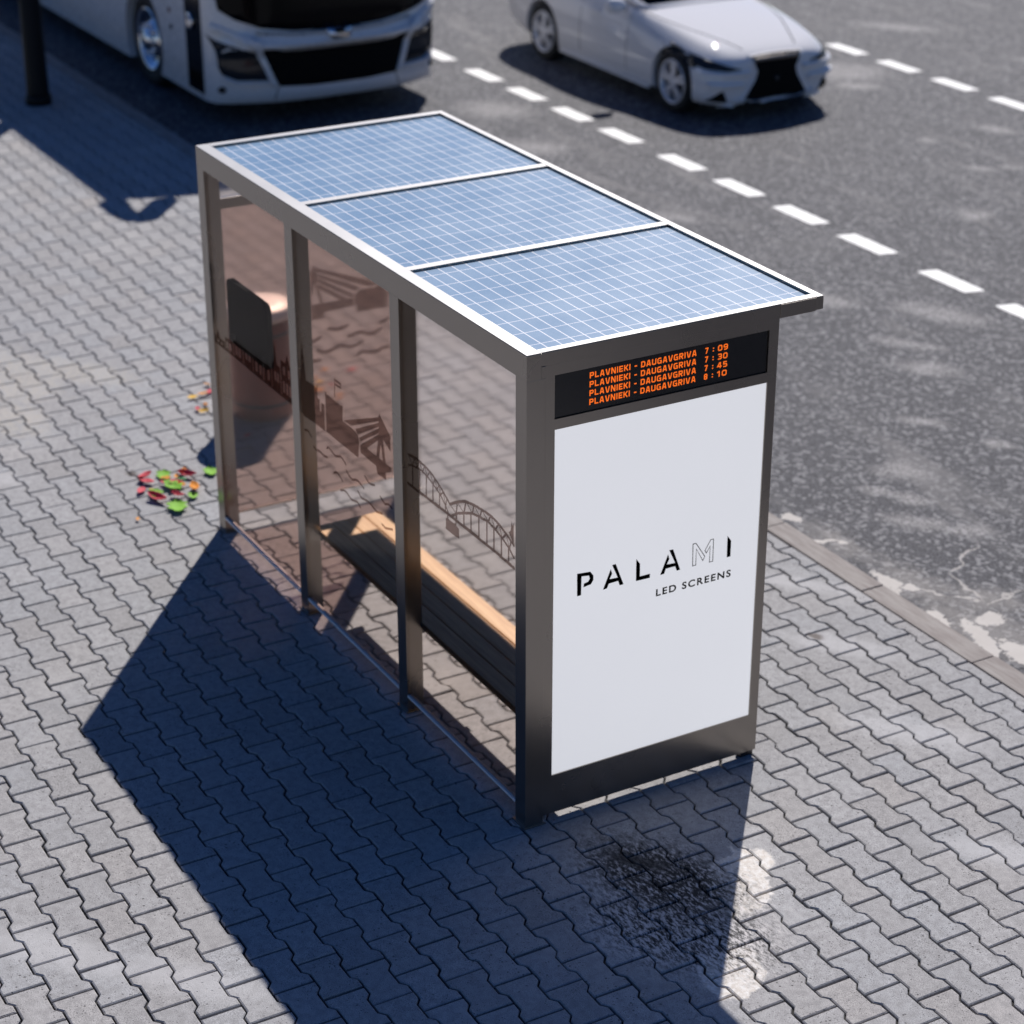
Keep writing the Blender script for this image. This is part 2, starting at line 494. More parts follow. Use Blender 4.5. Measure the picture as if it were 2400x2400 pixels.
M = dict(
    steel=metal_mat(), dark_steel=metal_mat("dark_steel", (.10, .10, .105), .32),
    glass=glass_mat("tinted_glass", (.935, .85, .81)), end_glass=thin_glass_mat("deep_tinted_glass", (.82, .715, .675)),
    film=film_mat(), solar=solar_mat(), wood=wood_mat(), kerb=kerb_mat(), asphalt=asphalt_mat(), line=paint_line_mat(),
    paving=pavement_mat("concrete_blocks"), paving_far=pavement_mat("plain_paving", False),
    soil=simple("joint_sand", (.020, .019, .019), .95, var=.3, scale=80),
    ground=simple("bare_ground", (.20, .18, .15), .95, var=.3, scale=1.5),
    black=simple("black_plastic", (.010, .010, .011), .45, spec=.2), bar=simple("pale_channel", (.78, .78, .78), .5), matt_black=simple("matt_black", (.006, .006, .006), .8, spec=.1),
    board=simple("dark_board", (.020, .020, .021), .8, spec=0),
    display=simple("display_glass", (.008, .009, .011), .22), ink=simple("black_ink", (.003, .003, .003), .8, spec=0),
    screen=emit_mat("lit_screen", (.84, .845, .895), .74, (.3, .3, .3)), orange=emit_mat("orange_diodes", (1.0, .16, .008), 1.0, (.2, .05, .01)),
    white=simple("white_paint", (.72, .71, .71), .28, coat=1.0, var=.02), dark_glass=simple("dark_glazing", (.003, .003, .004), .10, var=.02, spec=.12),
    car_paint=simple("pearl_car_paint", (.80, .785, .78), .9, coat=1.0, var=.02, spec=0),
    lens=simple("smoked_lamp_lens", (.02, .022, .026), .10, coat=.15, spec=.3), chrome=simple("chrome", (.86, .86, .88), .16, metal=1, var=.03),
    rubber=simple("rubber", (.014, .014, .014), .75, var=.2), bin_body=simple("rust_brown_metal", (.30, .12, .085), .6, var=.15, scale=12),
    bin_top=simple("pale_metal_lid", (.90, .86, .80), .5, metal=.25, var=.03), pole=simple("black_pole_paint", (.007, .007, .008), .5, spec=.15),
    alloy=simple("alloy", (.80, .80, .83), .35, metal=.35, coat=.5, var=.03), cap=metal_mat("sunlit_top_metal", (.31, .302, .30), .41),  # cap is a paler copy of the steel for sunlit top faces
    red_lamp=simple("red_marker", (.12, .02, .02), .3), silver=simple("silver_trim", (.55, .52, .48), .3, metal=1),
)

# printed pictures on the glass (metres in the pane's own plane) and the logo outline
G = {"arch":[[[[[1.2458,1.384],[1.1312,1.3851],[0.8268,1.3911],[0.5629,1.3926],[0.3311,1.3916],[0.1369,1.3845]],0.016],[[[1.2331,1.55],[1.1337,1.5613],[1.051,1.5568],[0.9743,1.5431],[0.8801,1.5078],[0.7827,1.4553]],0.013],[[[1.2358,1.4923],[1.1606,1.5092],[1.1012,1.5177],[1.0237,1.5091],[0.957,1.4892],[0.8815,1.4636],[0.8259,1.4231],[0.7937,1.3951]],0.01],[[[1.1857,1.4994],[1.1907,1.3861]],0.011],[[[1.1062,1.5157],[1.1114,1.3881]],0.011],[[[1.0334,1.5077],[1.0379,1.3881]],0.011],[[[0.9618,1.4873],[0.9651,1.3906]],0.011],[[[0.8911,1.4598],[0.8932,1.3931]],0.011],[[[0.8288,1.4219],[0.8296,1.3924]],0.011],[[[1.2331,1.55],[1.1856,1.5019]],0.006],[[[1.1634,1.5572],[1.1856,1.5019]],0.008],[[[1.1634,1.5572],[1.1308,1.5135]],0.006],[[[1.1093,1.561],[1.1308,1.5135]],0.008],[[[1.1093,1.561],[1.0721,1.5144]],0.006],[[[1.051,1.5568],[1.0721,1.5144]],0.008],[[[1.051,1.5568],[1.0237,1.5091]],0.006],[[[0.9933,1.5478],[1.0237,1.5091]],0.008],[[[0.9933,1.5478],[0.957,1.4892]],0.006],[[[0.9412,1.5319],[0.957,1.4892]],0.008],[[[0.9412,1.5319],[0.9191,1.4776]],0.006],[[[0.8941,1.5143],[0.9191,1.4776]],0.008],[[[0.8941,1.5143],[0.8815,1.4636]],0.006],[[[0.8504,1.4907],[0.8815,1.4636]],0.008],[[[0.8504,1.4907],[0.8259,1.4231]],0.006],[[[0.8132,1.4743],[0.8259,1.4231]],0.008],[[[0.7828,1.4528],[0.7027,1.4976],[0.6194,1.5353],[0.5287,1.5519],[0.4483,1.559],[0.3603,1.5649],[0.2822,1.5531],[0.205,1.5298],[0.137,1.5032]],0.014],[[[0.7703,1.3926],[0.7041,1.4345],[0.6298,1.4676],[0.5475,1.4992],[0.4712,1.5119],[0.3914,1.5215],[0.3171,1.5104],[0.248,1.493],[0.1795,1.4664],[0.1369,1.4382]],0.013],[[[0.7137,1.4209],[0.7144,1.3916]],0.013],[[[0.6345,1.4608],[0.6359,1.3931]],0.013],[[[0.5612,1.4912],[0.5629,1.3926]],0.013],[[[0.4802,1.5058],[0.4818,1.3911]],0.013],[[[0.4003,1.5155],[0.4015,1.3921]],0.013],[[[0.3302,1.5073],[0.3311,1.3892]],0.013],[[[0.2566,1.4916],[0.257,1.3859]],0.013],[[[0.188,1.465],[0.1881,1.3831]],0.013],[[[0.7027,1.4976],[0.7135,1.4297]],0.011],[[[0.7828,1.4528],[0.7135,1.4297]],0.006],[[[0.6102,1.5376],[0.6345,1.4652]],0.011],[[[0.7027,1.4976],[0.6345,1.4652]],0.006],[[[0.5287,1.5519],[0.5476,1.4982]],0.011],[[[0.6102,1.5376],[0.5476,1.4982]],0.006],[[[0.4483,1.559],[0.4712,1.5119]],0.011],[[[0.5287,1.5519],[0.4712,1.5119]],0.006],[[[0.3603,1.5649],[0.387,1.521]],0.011],[[[0.4483,1.559],[0.387,1.521]],0.006],[[[0.2822,1.5531],[0.3171,1.5104]],0.011],[[[0.3603,1.5649],[0.3171,1.5104]],0.006],[[[0.2092,1.5304],[0.248,1.493]],0.011],[[[0.2822,1.5531],[0.248,1.493]],0.006],[[[0.1624,1.5132],[0.1795,1.4664]],0.011],[[[0.2092,1.5304],[0.1795,1.4664]],0.006],[[[0.8062,1.3875],[0.807,1.3579]],0.01],[[[0.7192,1.3872],[0.72,1.3529]],0.01],[[[0.8041,1.3591],[0.7198,1.3627]],0.008]],[[[0.8277,1.3591],[0.8041,1.3616],[0.7198,1.3627],[0.6874,1.3569],[0.6887,1.3006],[0.8295,1.2972]],[[0.2006,1.5641],[0.1862,1.5517],[0.1666,1.5669],[0.1581,1.6234],[0.1488,1.5997],[0.1387,1.6177],[0.1387,1.5071]]]],"castle":[[[[[2.1078,1.6583],[2.1169,1.5497]],0.006],[[[2.093,1.6536],[2.0304,1.6525]],0.008],[[[2.095,1.6299],[2.0345,1.6321]],0.008],[[[2.3447,1.5376],[2.3513,1.4673]],0.005],[[[1.5602,1.5307],[1.5985,1.3854]],0.02],[[[1.5449,1.5308],[1.5157,1.3889]],0.02],[[[2.54,1.2002],[2.4984,1.2095],[2.4533,1.1899]],0.008],[[[2.4246,1.1399],[2.392,1.131],[2.3578,1.141],[2.2922,1.1358],[2.2457,1.1429]],0.008],[[[2.2474,1.1982],[2.2268,1.2103],[2.1821,1.2022],[2.1378,1.1922],[2.0654,1.2159],[2.0343,1.2083],[2.0013,1.1932]],0.008],[[[2.1666,1.0789],[2.1327,1.0982],[2.1007,1.0958],[2.0576,1.075]],0.008],[[[2.0001,1.1592],[1.9637,1.1408],[1.9266,1.1329],[1.8689,1.1546],[1.8319,1.1515],[1.781,1.1394]],0.008],[[[1.7634,1.2186],[1.7244,1.2002],[1.682,1.2007],[1.6451,1.2125]],0.008],[[[2.0822,1.0067],[2.036,1.0253],[1.998,1.0225],[1.9423,1.006],[1.8658,1.0234],[1.8335,1.0056]],0.008],[[[1.8609,1.0926],[1.8131,1.0674],[1.7446,1.0805],[1.6899,1.0762],[1.6303,1.0625],[1.5634,1.0784]],0.008],[[[1.5757,1.1712],[1.5235,1.1501],[1.4812,1.1674],[1.4405,1.1609]],0.008],[[[1.5671,1.0153],[1.5256,1.0092],[1.4414,1.0359]],0.008]],[[[2.2437,1.5338],[2.2277,1.5395],[2.2162,1.5243],[2.1984,1.5364],[2.1867,1.523],[2.1727,1.5368],[2.1611,1.5234],[2.1435,1.5355],[2.1293,1.5231],[2.113,1.5348],[2.1015,1.5214],[2.0838,1.5365],[2.0725,1.5202],[2.0586,1.5357],[2.0472,1.5206],[2.0336,1.5342],[2.0149,1.5322],[2.0244,1.4445],[1.9469,1.444],[1.8667,1.4419],[1.8308,1.4293],[1.8182,1.3994],[1.8378,1.296],[2.0464,1.2955],[2.2452,1.2967]],[[2.5558,1.5115],[2.4815,1.5164],[2.3947,1.5231],[2.3543,1.5195],[2.354,1.4664],[2.3148,1.4656],[2.3213,1.395],[2.3056,1.3947],[2.296,1.4575],[2.2704,1.4519],[2.2573,1.4537],[2.2624,1.2944],[2.3968,1.2926],[2.5589,1.2815]],[[2.0151,1.4508],[1.5778,1.6284],[1.5584,1.6578],[1.5478,1.6393],[1.5792,1.6048],[1.915,1.4558]],[[1.8657,1.4556],[1.5798,1.5956],[1.555,1.6171],[1.5752,1.5748],[1.8329,1.4343]],[[1.819,1.4222],[1.5756,1.5673],[1.5518,1.5733],[1.5835,1.5344],[1.8081,1.4031]],[[1.8095,1.3841],[1.5839,1.5275],[1.5478,1.541],[1.5921,1.4904],[1.7235,1.3978],[1.6935,1.3948],[1.4337,1.3953],[1.4349,1.3721],[1.5008,1.3405],[1.4997,1.298],[1.6041,1.2942],[1.6195,1.3342],[1.809,1.3391]],[[1.5716,1.6334],[1.5453,1.6431],[1.4356,1.5718],[1.4403,1.4859],[1.5256,1.5212],[1.5369,1.5282],[1.5605,1.525],[1.5775,1.5355]]]],"skyline":[[[[[3.8375,1.299],[3.4865,1.3019],[3.108,1.2995],[2.7235,1.2921]],0.01],[[[2.7692,1.6447],[2.7068,1.6625]],0.006]],[[[3.8578,1.3192],[3.829,1.3791],[3.8152,1.3427],[3.7608,1.3448],[3.6985,1.2994],[3.8222,1.2977]],[[3.6811,1.3648],[3.628,1.3635],[3.6039,1.3216],[3.6028,1.3032],[3.6904,1.3021]],[[3.546,1.4093],[3.4121,1.4104],[3.4286,1.2905],[3.4953,1.2927],[3.5211,1.3741]],[[3.3898,1.4117],[3.266,1.4102],[3.2728,1.359],[3.3159,1.3628],[3.3228,1.3112],[3.2766,1.3024],[3.4054,1.2984]],[[3.2299,1.4102],[3.1152,1.4125],[3.1296,1.2981],[3.1724,1.2985],[3.1689,1.3821],[3.1973,1.3846],[3.2223,1.3027],[3.2732,1.3005]],[[3.0975,1.4125],[3.0233,1.4137],[3.0484,1.3233],[3.0286,1.312],[3.0305,1.2961],[3.1117,1.2982]],[[2.965,1.4336],[2.925,1.5368],[2.8716,1.5221],[2.7893,1.5263],[2.7207,1.5349],[2.7236,1.4157],[2.7549,1.4701],[2.7834,1.335],[2.9044,1.3584],[2.9255,1.2968],[3.0302,1.2993],[2.9828,1.3432]],[[2.9393,1.5914],[2.9177,1.5985],[2.8535,1.5608],[2.8702,1.5344],[2.9372,1.5505]]]],"farbridge":[[[[[-0.7931,1.2241],[-0.8093,1.2256],[-0.8433,1.2113],[-0.8803,1.2126],[-0.9224,1.225]],0.014],[[[-0.929,1.1523],[-0.957,1.1538],[-0.9853,1.1643],[-1.0226,1.162],[-1.0548,1.1448],[-1.0921,1.1357],[-1.1254,1.1476],[-1.1565,1.1622]],0.014],[[[-1.1552,1.2007],[-1.179,1.2076],[-1.2053,1.2209]],0.014],[[[-0.6758,1.159],[-0.6989,1.1658],[-0.7292,1.178]],0.014],[[[-0.7097,1.0969],[-0.7321,1.0815],[-0.7594,1.0741],[-0.7964,1.0761],[-0.834,1.0915],[-0.8714,1.1002],[-0.9081,1.0888],[-0.9449,1.0752],[-0.9825,1.0817],[-1.0182,1.0998]],0.014],[[[-0.9848,1.0135],[-1.016,1.0325],[-1.0602,1.0196],[-1.1023,1.0094],[-1.1357,1.0168],[-1.1692,1.0309],[-1.2023,1.027]],0.014],[[[-0.6747,1.0296],[-0.6975,1.0253],[-0.7206,1.0276]],0.014]],[[[-0.6782,1.6253],[-0.6929,1.6315],[-0.6978,1.663],[-0.7085,1.6483],[-0.7157,1.66],[-0.7238,1.6392],[-0.7272,1.6127],[-0.7215,1.5313],[-0.6739,1.5299]],[[-0.7238,1.6392],[-1.0985,1.4923],[-1.1441,1.459],[-1.0742,1.4586],[-0.7281,1.6126]],[[-0.7278,1.604],[-1.0187,1.4606],[-1.0046,1.4542],[-0.9833,1.4425],[-0.7268,1.5816]],[[-0.7264,1.573],[-0.9713,1.4291],[-0.9682,1.4054],[-0.9521,1.4082],[-0.7253,1.5459]],[[-0.7286,1.5379],[-0.9288,1.4013],[-0.968,1.401],[-0.9707,1.3453],[-0.7659,1.344],[-0.7679,1.304],[-0.6776,1.3048],[-0.6764,1.4016],[-0.7388,1.4038],[-0.7637,1.4016],[-0.8782,1.4013],[-0.7382,1.4979]],[[-0.7102,1.5332],[-0.7303,1.5254],[-0.7628,1.4009],[-0.741,1.4021]],[[-0.6739,1.5299],[-0.7078,1.5293],[-0.687,1.4675],[-0.6819,1.4016],[-0.6738,1.403]],[[-1.009,1.4491],[-1.1719,1.4498],[-1.2126,1.3984],[-1.2099,1.3008],[-0.9901,1.3019],[-0.9743,1.4088]]]],"logo":[[[-0.2838,1.3417],[-0.3574,1.3351],[-0.3745,1.3114],[-0.375,1.2876],[-0.3618,1.2672],[-0.3206,1.2611],[-0.3228,1.2801],[-0.3461,1.2842],[-0.355,1.2985],[-0.3504,1.3162],[-0.3086,1.322],[-0.3072,1.2218],[-0.2857,1.2214]],[[-0.4308,1.22],[-0.4721,1.3196],[-0.4802,1.2939],[-0.4658,1.2677],[-0.5127,1.2649],[-0.4797,1.3402],[-0.4996,1.3406],[-0.5464,1.2206],[-0.5244,1.2201],[-0.5156,1.2463],[-0.4626,1.2447],[-0.4526,1.2216]],[[-0.7574,1.2173],[-0.7997,1.3192],[-0.8071,1.2922],[-0.7934,1.2656],[-0.8423,1.2625],[-0.8053,1.3406],[-0.8277,1.3393],[-0.873,1.2181],[-0.8531,1.2176],[-0.843,1.2443],[-0.7885,1.244],[-0.7798,1.219]],[[-0.6166,1.3385],[-0.6382,1.3081],[-0.6391,1.2392],[-0.6974,1.2396],[-0.6969,1.2175],[-0.6176,1.2194]],[[-1.1478,1.3362],[-1.1705,1.3047],[-1.1705,1.2183],[-1.1494,1.2173]]],"logoM":[[[-0.9461,1.22],[-0.9435,1.3401],[-0.9616,1.3399],[-1.0162,1.2555],[-1.0054,1.2351],[-0.9643,1.3092],[-0.9643,1.2203]],[[-1.016,1.2876],[-1.0474,1.3385],[-1.0644,1.3393],[-1.0651,1.2167],[-1.0455,1.2167],[-1.0458,1.3045],[-1.0245,1.2716]]]}

# ================================================================== setting
def sheet(name, x0, x1, y0, y1, z, mat, hole=None):
    mb = MB()
    if hole is None: mb.add([(x0, y0, z), (x1, y0, z), (x1, y1, z), (x0, y1, z)], [(0, 1, 2, 3)])
    else:
        a, b, c, d = hole
        for q in ((x0, a, y0, y1), (b, x1, y0, y1), (a, b, y0, c), (a, b, d, y1)):
            if q[1] - q[0] > 1e-4 and q[3] - q[2] > 1e-4:
                mb.add([(q[0], q[2], z), (q[1], q[2], z), (q[1], q[3], z), (q[0], q[3], z)], [(0, 1, 2, 3)])
    return tag(mb.build(name, mat), kind="structure")

sheet("ground", -700, 700, -700, 700, -.16, M['ground'])
road = sheet("road", -120, 160, -16.4, -3.19, -.10, M['asphalt'])
BX0, BX1, BY1 = -6.0, 27.0, 7.5
pave_o = sheet("pavement_edge", -120, 160, -3.03, 40, -.003, M['paving_far'], (BX0, BX1, -3.03, BY1))
sheet("joint_bed", BX0, BX1, -3.03, BY1, -.016, M['soil'])
sheet("far_pavement", -120, 160, -40, -16.4, -.02, M['paving_far'])

def pavers():
    P, pitch = .2820, .17424
    L, gap = P / 2, .0052
    a, b = pitch / 2 + .0130 - gap, pitch / 2 - .0130 - gap
    prof = [(-L + gap, a), (-.086, a), (-.055, b), (.055, b), (.086, a), (L - gap, a)]
    out = prof + [(x, -y) for x, y in reversed(prof)]
    ch = .0055
    def inset(p):
        x, y = p
        return (x - math.copysign(ch, x) * (1 if abs(x) > .1 else 0), y - math.copysign(ch, y))
    ins = [inset(p) for p in out]
    n = len(out)
    verts, faces, tone = [], [], []
    for j in range(-31, 33):
        cy = 2.2055 + j * pitch
        if cy < -3.2 or cy > BY1: continue
        for i in range(-26, 96):
            y_off = cy
            cx = .5495 + P * i + (P / 2 if j % 2 == 0 else 0) + (2.2 - cy) * -.0062
            if cx < BX0 + .1 or cx > BX1 - .1: continue
            dz = rng.normal(0, .0011); tx, ty = rng.normal(0, .006, 2)
            jx, jy, rot = rng.normal(0, .0011), rng.normal(0, .0011), rng.normal(0, .004)
            base = len(verts)
            rings = ((out, -.03), (out, -.0045), (ins, 0.0))
            ok = True
            ys = []
            for ring, z in rings:
                for x, y in ring:
                    X = cx + x + jx - rot * y; Y = cy + y + jy + rot * x
                    ys.append(Y)
                    Y = max(Y, -3.024 + (.004 if z == 0 else 0))
                    verts.append((X, Y, z + (dz + tx * x + ty * y if z > -.02 else 0)))
            if max(ys) < -3.0:
                del verts[base:]; continue
            for r in (0, 1):
                o0, o1 = base + r * n, base + (r + 1) * n
                for k in range(n):
                    faces.append((o0 + (k + 1) % n, o0 + k, o1 + k, o1 + (k + 1) % n))
            faces.append(tuple(base + 2 * n + k for k in range(n - 1, -1, -1)))
            t = float(np.clip(rng.normal(1.0, .045), .86, 1.12)); w = rng.normal(0, .012)
            tone += [(t * (1 + w), t, t * (1 - w), 1)] * (3 * n)
    me = bpy.data.meshes.new("pavement")
    me.from_pydata(verts, [], faces)
    at = me.color_attributes.new("tone", 'FLOAT_COLOR', 'POINT')
    at.data.foreach_set("color", np.array(tone, dtype=np.float32).ravel())
    bm = bmesh.new(); bm.from_mesh(me); bmesh.ops.recalc_face_normals(bm, faces=bm.faces)
    bm.to_mesh(me); bm.free()
    me.materials.append(M['paving'])
    o = bpy.data.objects.new("pavement", me); COL.objects.link(o)
    tag(o, kind="structure")
pavers()

kb = MB()
for k in range(-40, 80):
    x0 = .212 + 1.0085 * k
    d = random.uniform(-.002, .002)
    kb.box(x0 + .004, x0 + 1.0045, -3.2 + d, -3.031 + d, -.14, .002 + random.uniform(-.002, .002))
tag(kb.build("kerb", M['kerb'], bevel=.008), kind="structure")

def lane_dash(x, y, w=.185, ln=.63):
    s = .05
    n = 9
    pts = []
    for i in range(n + 1): pts.append((x - ln / 2 + ln * i / n - s, y - w / 2 + random.uniform(-.004, .004)))
    for i in range(n + 1): pts.append((x + ln / 2 - ln * i / n + s * 0 , y + w / 2 + random.uniform(-.004, .004)))
    mb = MB()
    mb.add([(p[0], p[1], -.096) for p in pts], [tuple(range(len(pts)))])
    mb.build("lane_dash", M['line'], road)
for t in range(-3, 8):
    for k in range(4):
        x = 13.965 - 4.172 * t - 1.005 * k
        lane_dash(x, -7.393)
        if x < 40: lane_dash(x - 1.02, -11.885, .175)

# ================================================================== bus shelter
SH = empty("bus_shelter", (1.97, -.75, 0), "grey steel and tinted glass bus shelter with solar panels on its flat roof", "bus shelter")
PX = [(0, .1), (1.285, 1.385), (2.58, 2.68), (3.85, 3.95)]
for x0, x1 in PX:
    p = MB().box(x0, x1, -.1, 0, .008, 2.377)
    if x0 in (0, 3.85): p.box(x0, x1, -.1, -.0785, 2.3775, 2.4355)
    p = p.build("post", M['steel'], SH, bevel=.0012)
    MB().box(x0 - .012, x1 + .012, -.112, .012, 0, .008).build("base_plate", M['steel'], p, bevel=.002)
p = MB().box(3.85, 3.95, -1.39, -1.29, .008, 2.436).build("post", M['steel'], SH, bevel=.0012)
MB().box(3.838, 3.962, -1.402, -1.278, 0, .008).build("base_plate", M['steel'], p, bevel=.002)
MB().box(0, 3.95, -.078, 0, 2.377, 2.5).build("back_beam", M['steel'], SH, bevel=.0012)
MB().box(3.88, 3.93, -1.29, -.1, 2.115, 2.18).build("end_beam", M['steel'], SH, bevel=.0012)
MB().box(0, 3.95, -1.64, -1.6, 2.436, 2.5).build("front_rim", M['steel'], SH, bevel=.0012)
MB().box(3.89, 3.95, -1.6, -.078, 2.436, 2.5).build("side_rim", M['steel'], SH, bevel=.0012)
rim = MB().box(.003, .048, -1.39, -.078, 2.436, 2.499)
rim.box(0, .048, -1.6, -1.39, 2.436, 2.5)
rim.build("side_rim", M['steel'], SH, bevel=.0012)
for x0 in (1.303, 2.562): MB().box(x0, x0 + .058, -1.6, -.078, 2.44, 2.499).build("roof_bar", M['steel'], SH, bevel=.0012)
MB().box(.004, 3.94, -1.6, -.1005, 2.430, 2.4355).build("ceiling_sheet", M['steel'], SH)
# added strips: sun sheen on the frame's top faces put into a paler metal
for par, q in (("back_beam", (.002, 3.948, -.076, -.002)), ("front_rim", (.002, 3.948, -1.638, -1.602)), ("side_rim", (3.892, 3.948, -1.6, -.078)), ("side_rim.001", (.005, .046, -1.6, -.078)),
               ("roof_bar", (1.305, 1.359, -1.6, -.078)), ("roof_bar.001", (2.564, 2.618, -1.6, -.078))):
    MB().box(*q, 2.4995 if "bar" not in par else 2.4985, 2.5035 if "bar" not in par else 2.502).build("sunlit_top_strip", M['cap'], bpy.data.objects[par])
for x0, x1 in ((.048, 1.303), (1.361, 2.562), (2.62, 3.89)):
    MB().box(x0 + .002, x1 - .002, -1.598, -.080, 2.4365, 2.489).build("solar_panel", M['solar'], SH, loc=(x0, -1.6, 2.44))

# near end wall: frame with two recessed screens
def plate_with_holes(y0, y1, z0, z1, holes, xf, xr, xb):
    ys = sorted({y0, y1, *[h[0] for h in holes], *[h[1] for h in holes]})
    zs = sorted({z0, z1, *[h[2] for h in holes], *[h[3] for h in holes]})
    inh = lambda y, z: any(h[0] < y < h[1] and h[2] < z < h[3] for h in holes)
    mb = MB()
    for i in range(len(ys) - 1):
        for j in range(len(zs) - 1):
            ym, zm = (ys[i] + ys[i + 1]) / 2, (zs[j] + zs[j + 1]) / 2
            a, b, c, d = ys[i], ys[i + 1], zs[j], zs[j + 1]
            x = xr if inh(ym, zm) else xf
            mb.add([(x, a, c), (x, b, c), (x, b, d), (x, a, d)], [(0, 1, 2, 3)])
    for h in holes:
        a, b, c, d = h
        for q in (((a, c), (b, c)), ((b, c), (b, d)), ((b, d), (a, d)), ((a, d), (a, c))):
            (p0, q0), (p1, q1) = q
            mb.add([(xf, p0, q0), (xf, p1, q1), (xr, p1, q1), (xr, p0, q0)], [(0, 1, 2, 3)])
    for (p0, q0), (p1, q1) in (((y0, z0), (y1, z0)), ((y1, z0), (y1, z1)), ((y1, z1), (y0, z1)), ((y0, z1), (y0, z0))):
        mb.add([(xf, p0, q0), (xf, p1, q1), (xb, p1, q1), (xb, p0, q0)], [(0, 1, 2, 3)])
    mb.add([(xb, y0, z0), (xb, y1, z0), (xb, y1, z1), (xb, y0, z1)], [(0, 1, 2, 3)])
    return mb
EP = plate_with_holes(-1.387, -.1, .042, 2.436, [(-1.332, -.149, 2.165, 2.381), (-1.335, -.151, .26, 2.113)], .003, .018, .05).build("end_panel", M['steel'], SH)
MB().box(.0505, .097, -1.36, -.125, .14, 2.43).build("rear_housing", M['steel'], SH, bevel=.0012)
MB().box(.02, .06, -1.345, -1.305, 0, .042).build("foot", M['dark_steel'], SH, bevel=.003)
MB().box(.02, .06, -1.384, -1.35, 0, .042).build("foot", M['dark_steel'], SH, bevel=.003)
DD = MB().box(.012, .0175, -1.330, -.151, 2.167, 2.379).build("departure_display", M['display'], SH)
AS = MB().box(.008, .0175, -1.3335, -.1525, .2615, 2.1115).build("advertising_screen", M['screen'], SH)

# dot-board lettering: stroke glyphs on a unit-high grid
GL = {
 'P': (.62, [[(.1, 0), (.1, 1)], [(.1, .9), (.45, .9), (.52, .82), (.52, .56), (.45, .46), (.1, .46)]]),
 'L': (.58, [[(.1, 1), (.1, .1), (.55, .1)]]),
 'A': (.68, [[(.1, 0), (.28, .92), (.42, .92), (.58, 0)], [(.2, .30), (.5, .30)]]),
 'V': (.68, [[(.09, 1), (.27, .08), (.41, .08), (.59, 1)]]),
 'N': (.68, [[(.1, 0), (.1, .95), (.15, .95), (.53, .05), (.58, .05), (.58, 1)]]),
 'I': (.22, [[(.11, 0), (.11, 1)]]),
 'E': (.58, [[(.55, .9), (.1, .9), (.1, .1), (.55, .1)], [(.1, .5), (.5, .5)]]),
 'K': (.62, [[(.1, 0), (.1, 1)], [(.56, 1), (.26, .52), (.56, 0)], [(.1, .52), (.3, .52)]]),
 'D': (.64, [[(.1, .1), (.42, .1), (.54, .24), (.54, .76), (.42, .9), (.1, .9), (.1, .1)]]),
 'U': (.66, [[(.1, 1), (.1, .2), (.2, .1), (.46, .1), (.56, .2), (.56, 1)]]),
 'G': (.66, [[(.56, .9), (.2, .9), (.1, .78), (.1, .22), (.2, .1), (.56, .1), (.56, .48), (.34, .48)]]),
 'R': (.64, [[(.1, 0), (.1, 1)], [(.1, .9), (.45, .9), (.53, .82), (.53, .58), (.45, .48), (.1, .48)], [(.3, .46), (.54, 0)]]),
 '-': (.46, [[(.08, .46), (.38, .46)]]),
 ':': (.28, [[(.14, .16), (.14, .36)], [(.14, .62), (.14, .82)]]),
 '7': (.60, [[(.05, .9), (.5, .9), (.22, 0)]]),
 '0': (.64, [[(.1, .22), (.2, .1), (.44, .1), (.54, .22), (.54, .78), (.44, .9), (.2, .9), (.1, .78), (.1, .22)]]),
 '9': (.64, [[(.12, .1), (.44, .1), (.54, .22), (.54, .78), (.44, .9), (.2, .9), (.1, .8), (.1, .56), (.2, .46), (.54, .46)]]),
 '3': (.62, [[(.08, .9), (.44, .9), (.52, .8), (.52, .6), (.44, .5), (.52, .4), (.52, .2), (.44, .1), (.08, .1)], [(.2, .5), (.44, .5)]]),
 '4': (.66, [[(.44, 0), (.44, 1)], [(.36, .98), (.08, .3), (.62, .3)]]),
 '5': (.62, [[(.54, .9), (.12, .9), (.12, .54), (.44, .54), (.53, .44), (.53, .2), (.44, .1), (.08, .1)]]),
 '8': (.64, [[(.2, .1), (.44, .1), (.54, .2), (.54, .4), (.44, .5), (.54, .6), (.54, .8), (.44, .9), (.2, .9), (.1, .8), (.1, .6), (.2, .5), (.1, .4), (.1, .2), (.2, .1)], [(.2, .5), (.44, .5)]]),
 '1': (.46, [[(.3, 0), (.3, 1)], [(.06, .74), (.3, .92)]]),
}
def glyphs(mb, text, ya, yb, z, h, x, sw=.2):
    """text fitted between ya (its start) and yb, baseline z, cap height h, reading towards -y"""
    tot = sum(GL[c][0] + .1 for c in text) - .1
    k = (ya - yb) / tot
    u = 0
    for c in text:
        w, strokes = GL[c]
        for q, st in enumerate(strokes):
            loop = st[0] == st[-1]
            pts = [((u + a) * k, b * h) for a, b in (st[:-1] if loop else st)]
            mb.ribbon(pts, sw * h * .98, lambda p, q=q: (x - .0003 * q, ya - p.x, z + p.y), loop)
        u += w + .1
for i, (hh, mm) in enumerate((("7", "09"), ("7", "30"), ("7", "45"), ("8", "10"))):
    tx = MB()
    z = 2.3262 - .0437 * i
    glyphs(tx, "PLAVNIEKI", -.337, -.558, z, .0295, .0108)
    glyphs(tx, "-", -.576, -.597, z, .0295, .0108)
    glyphs(tx, "DAUGAVGRIVA", -.614, -.923, z, .0295, .0108)
    glyphs(tx, hh, -.970, -.989, z, .0295, .0108)
    glyphs(tx, ":", -1.013, -1.022, z - .001, .0295, .0108, .22)
    glyphs(tx, mm, -1.042, -1.101, z, .0295, .0108)
    tx.build("text_line", M['orange'], DD)

lg = MB()
for pts in G['logo']: lg.prism(pts, 0, .0066, .0079)
for pts in G['logoM']: lg.ribbon(pts, .0042, lambda p: (.0070, p.x, p.y), True)
lg.build("logo_lettering", M['ink'], AS)

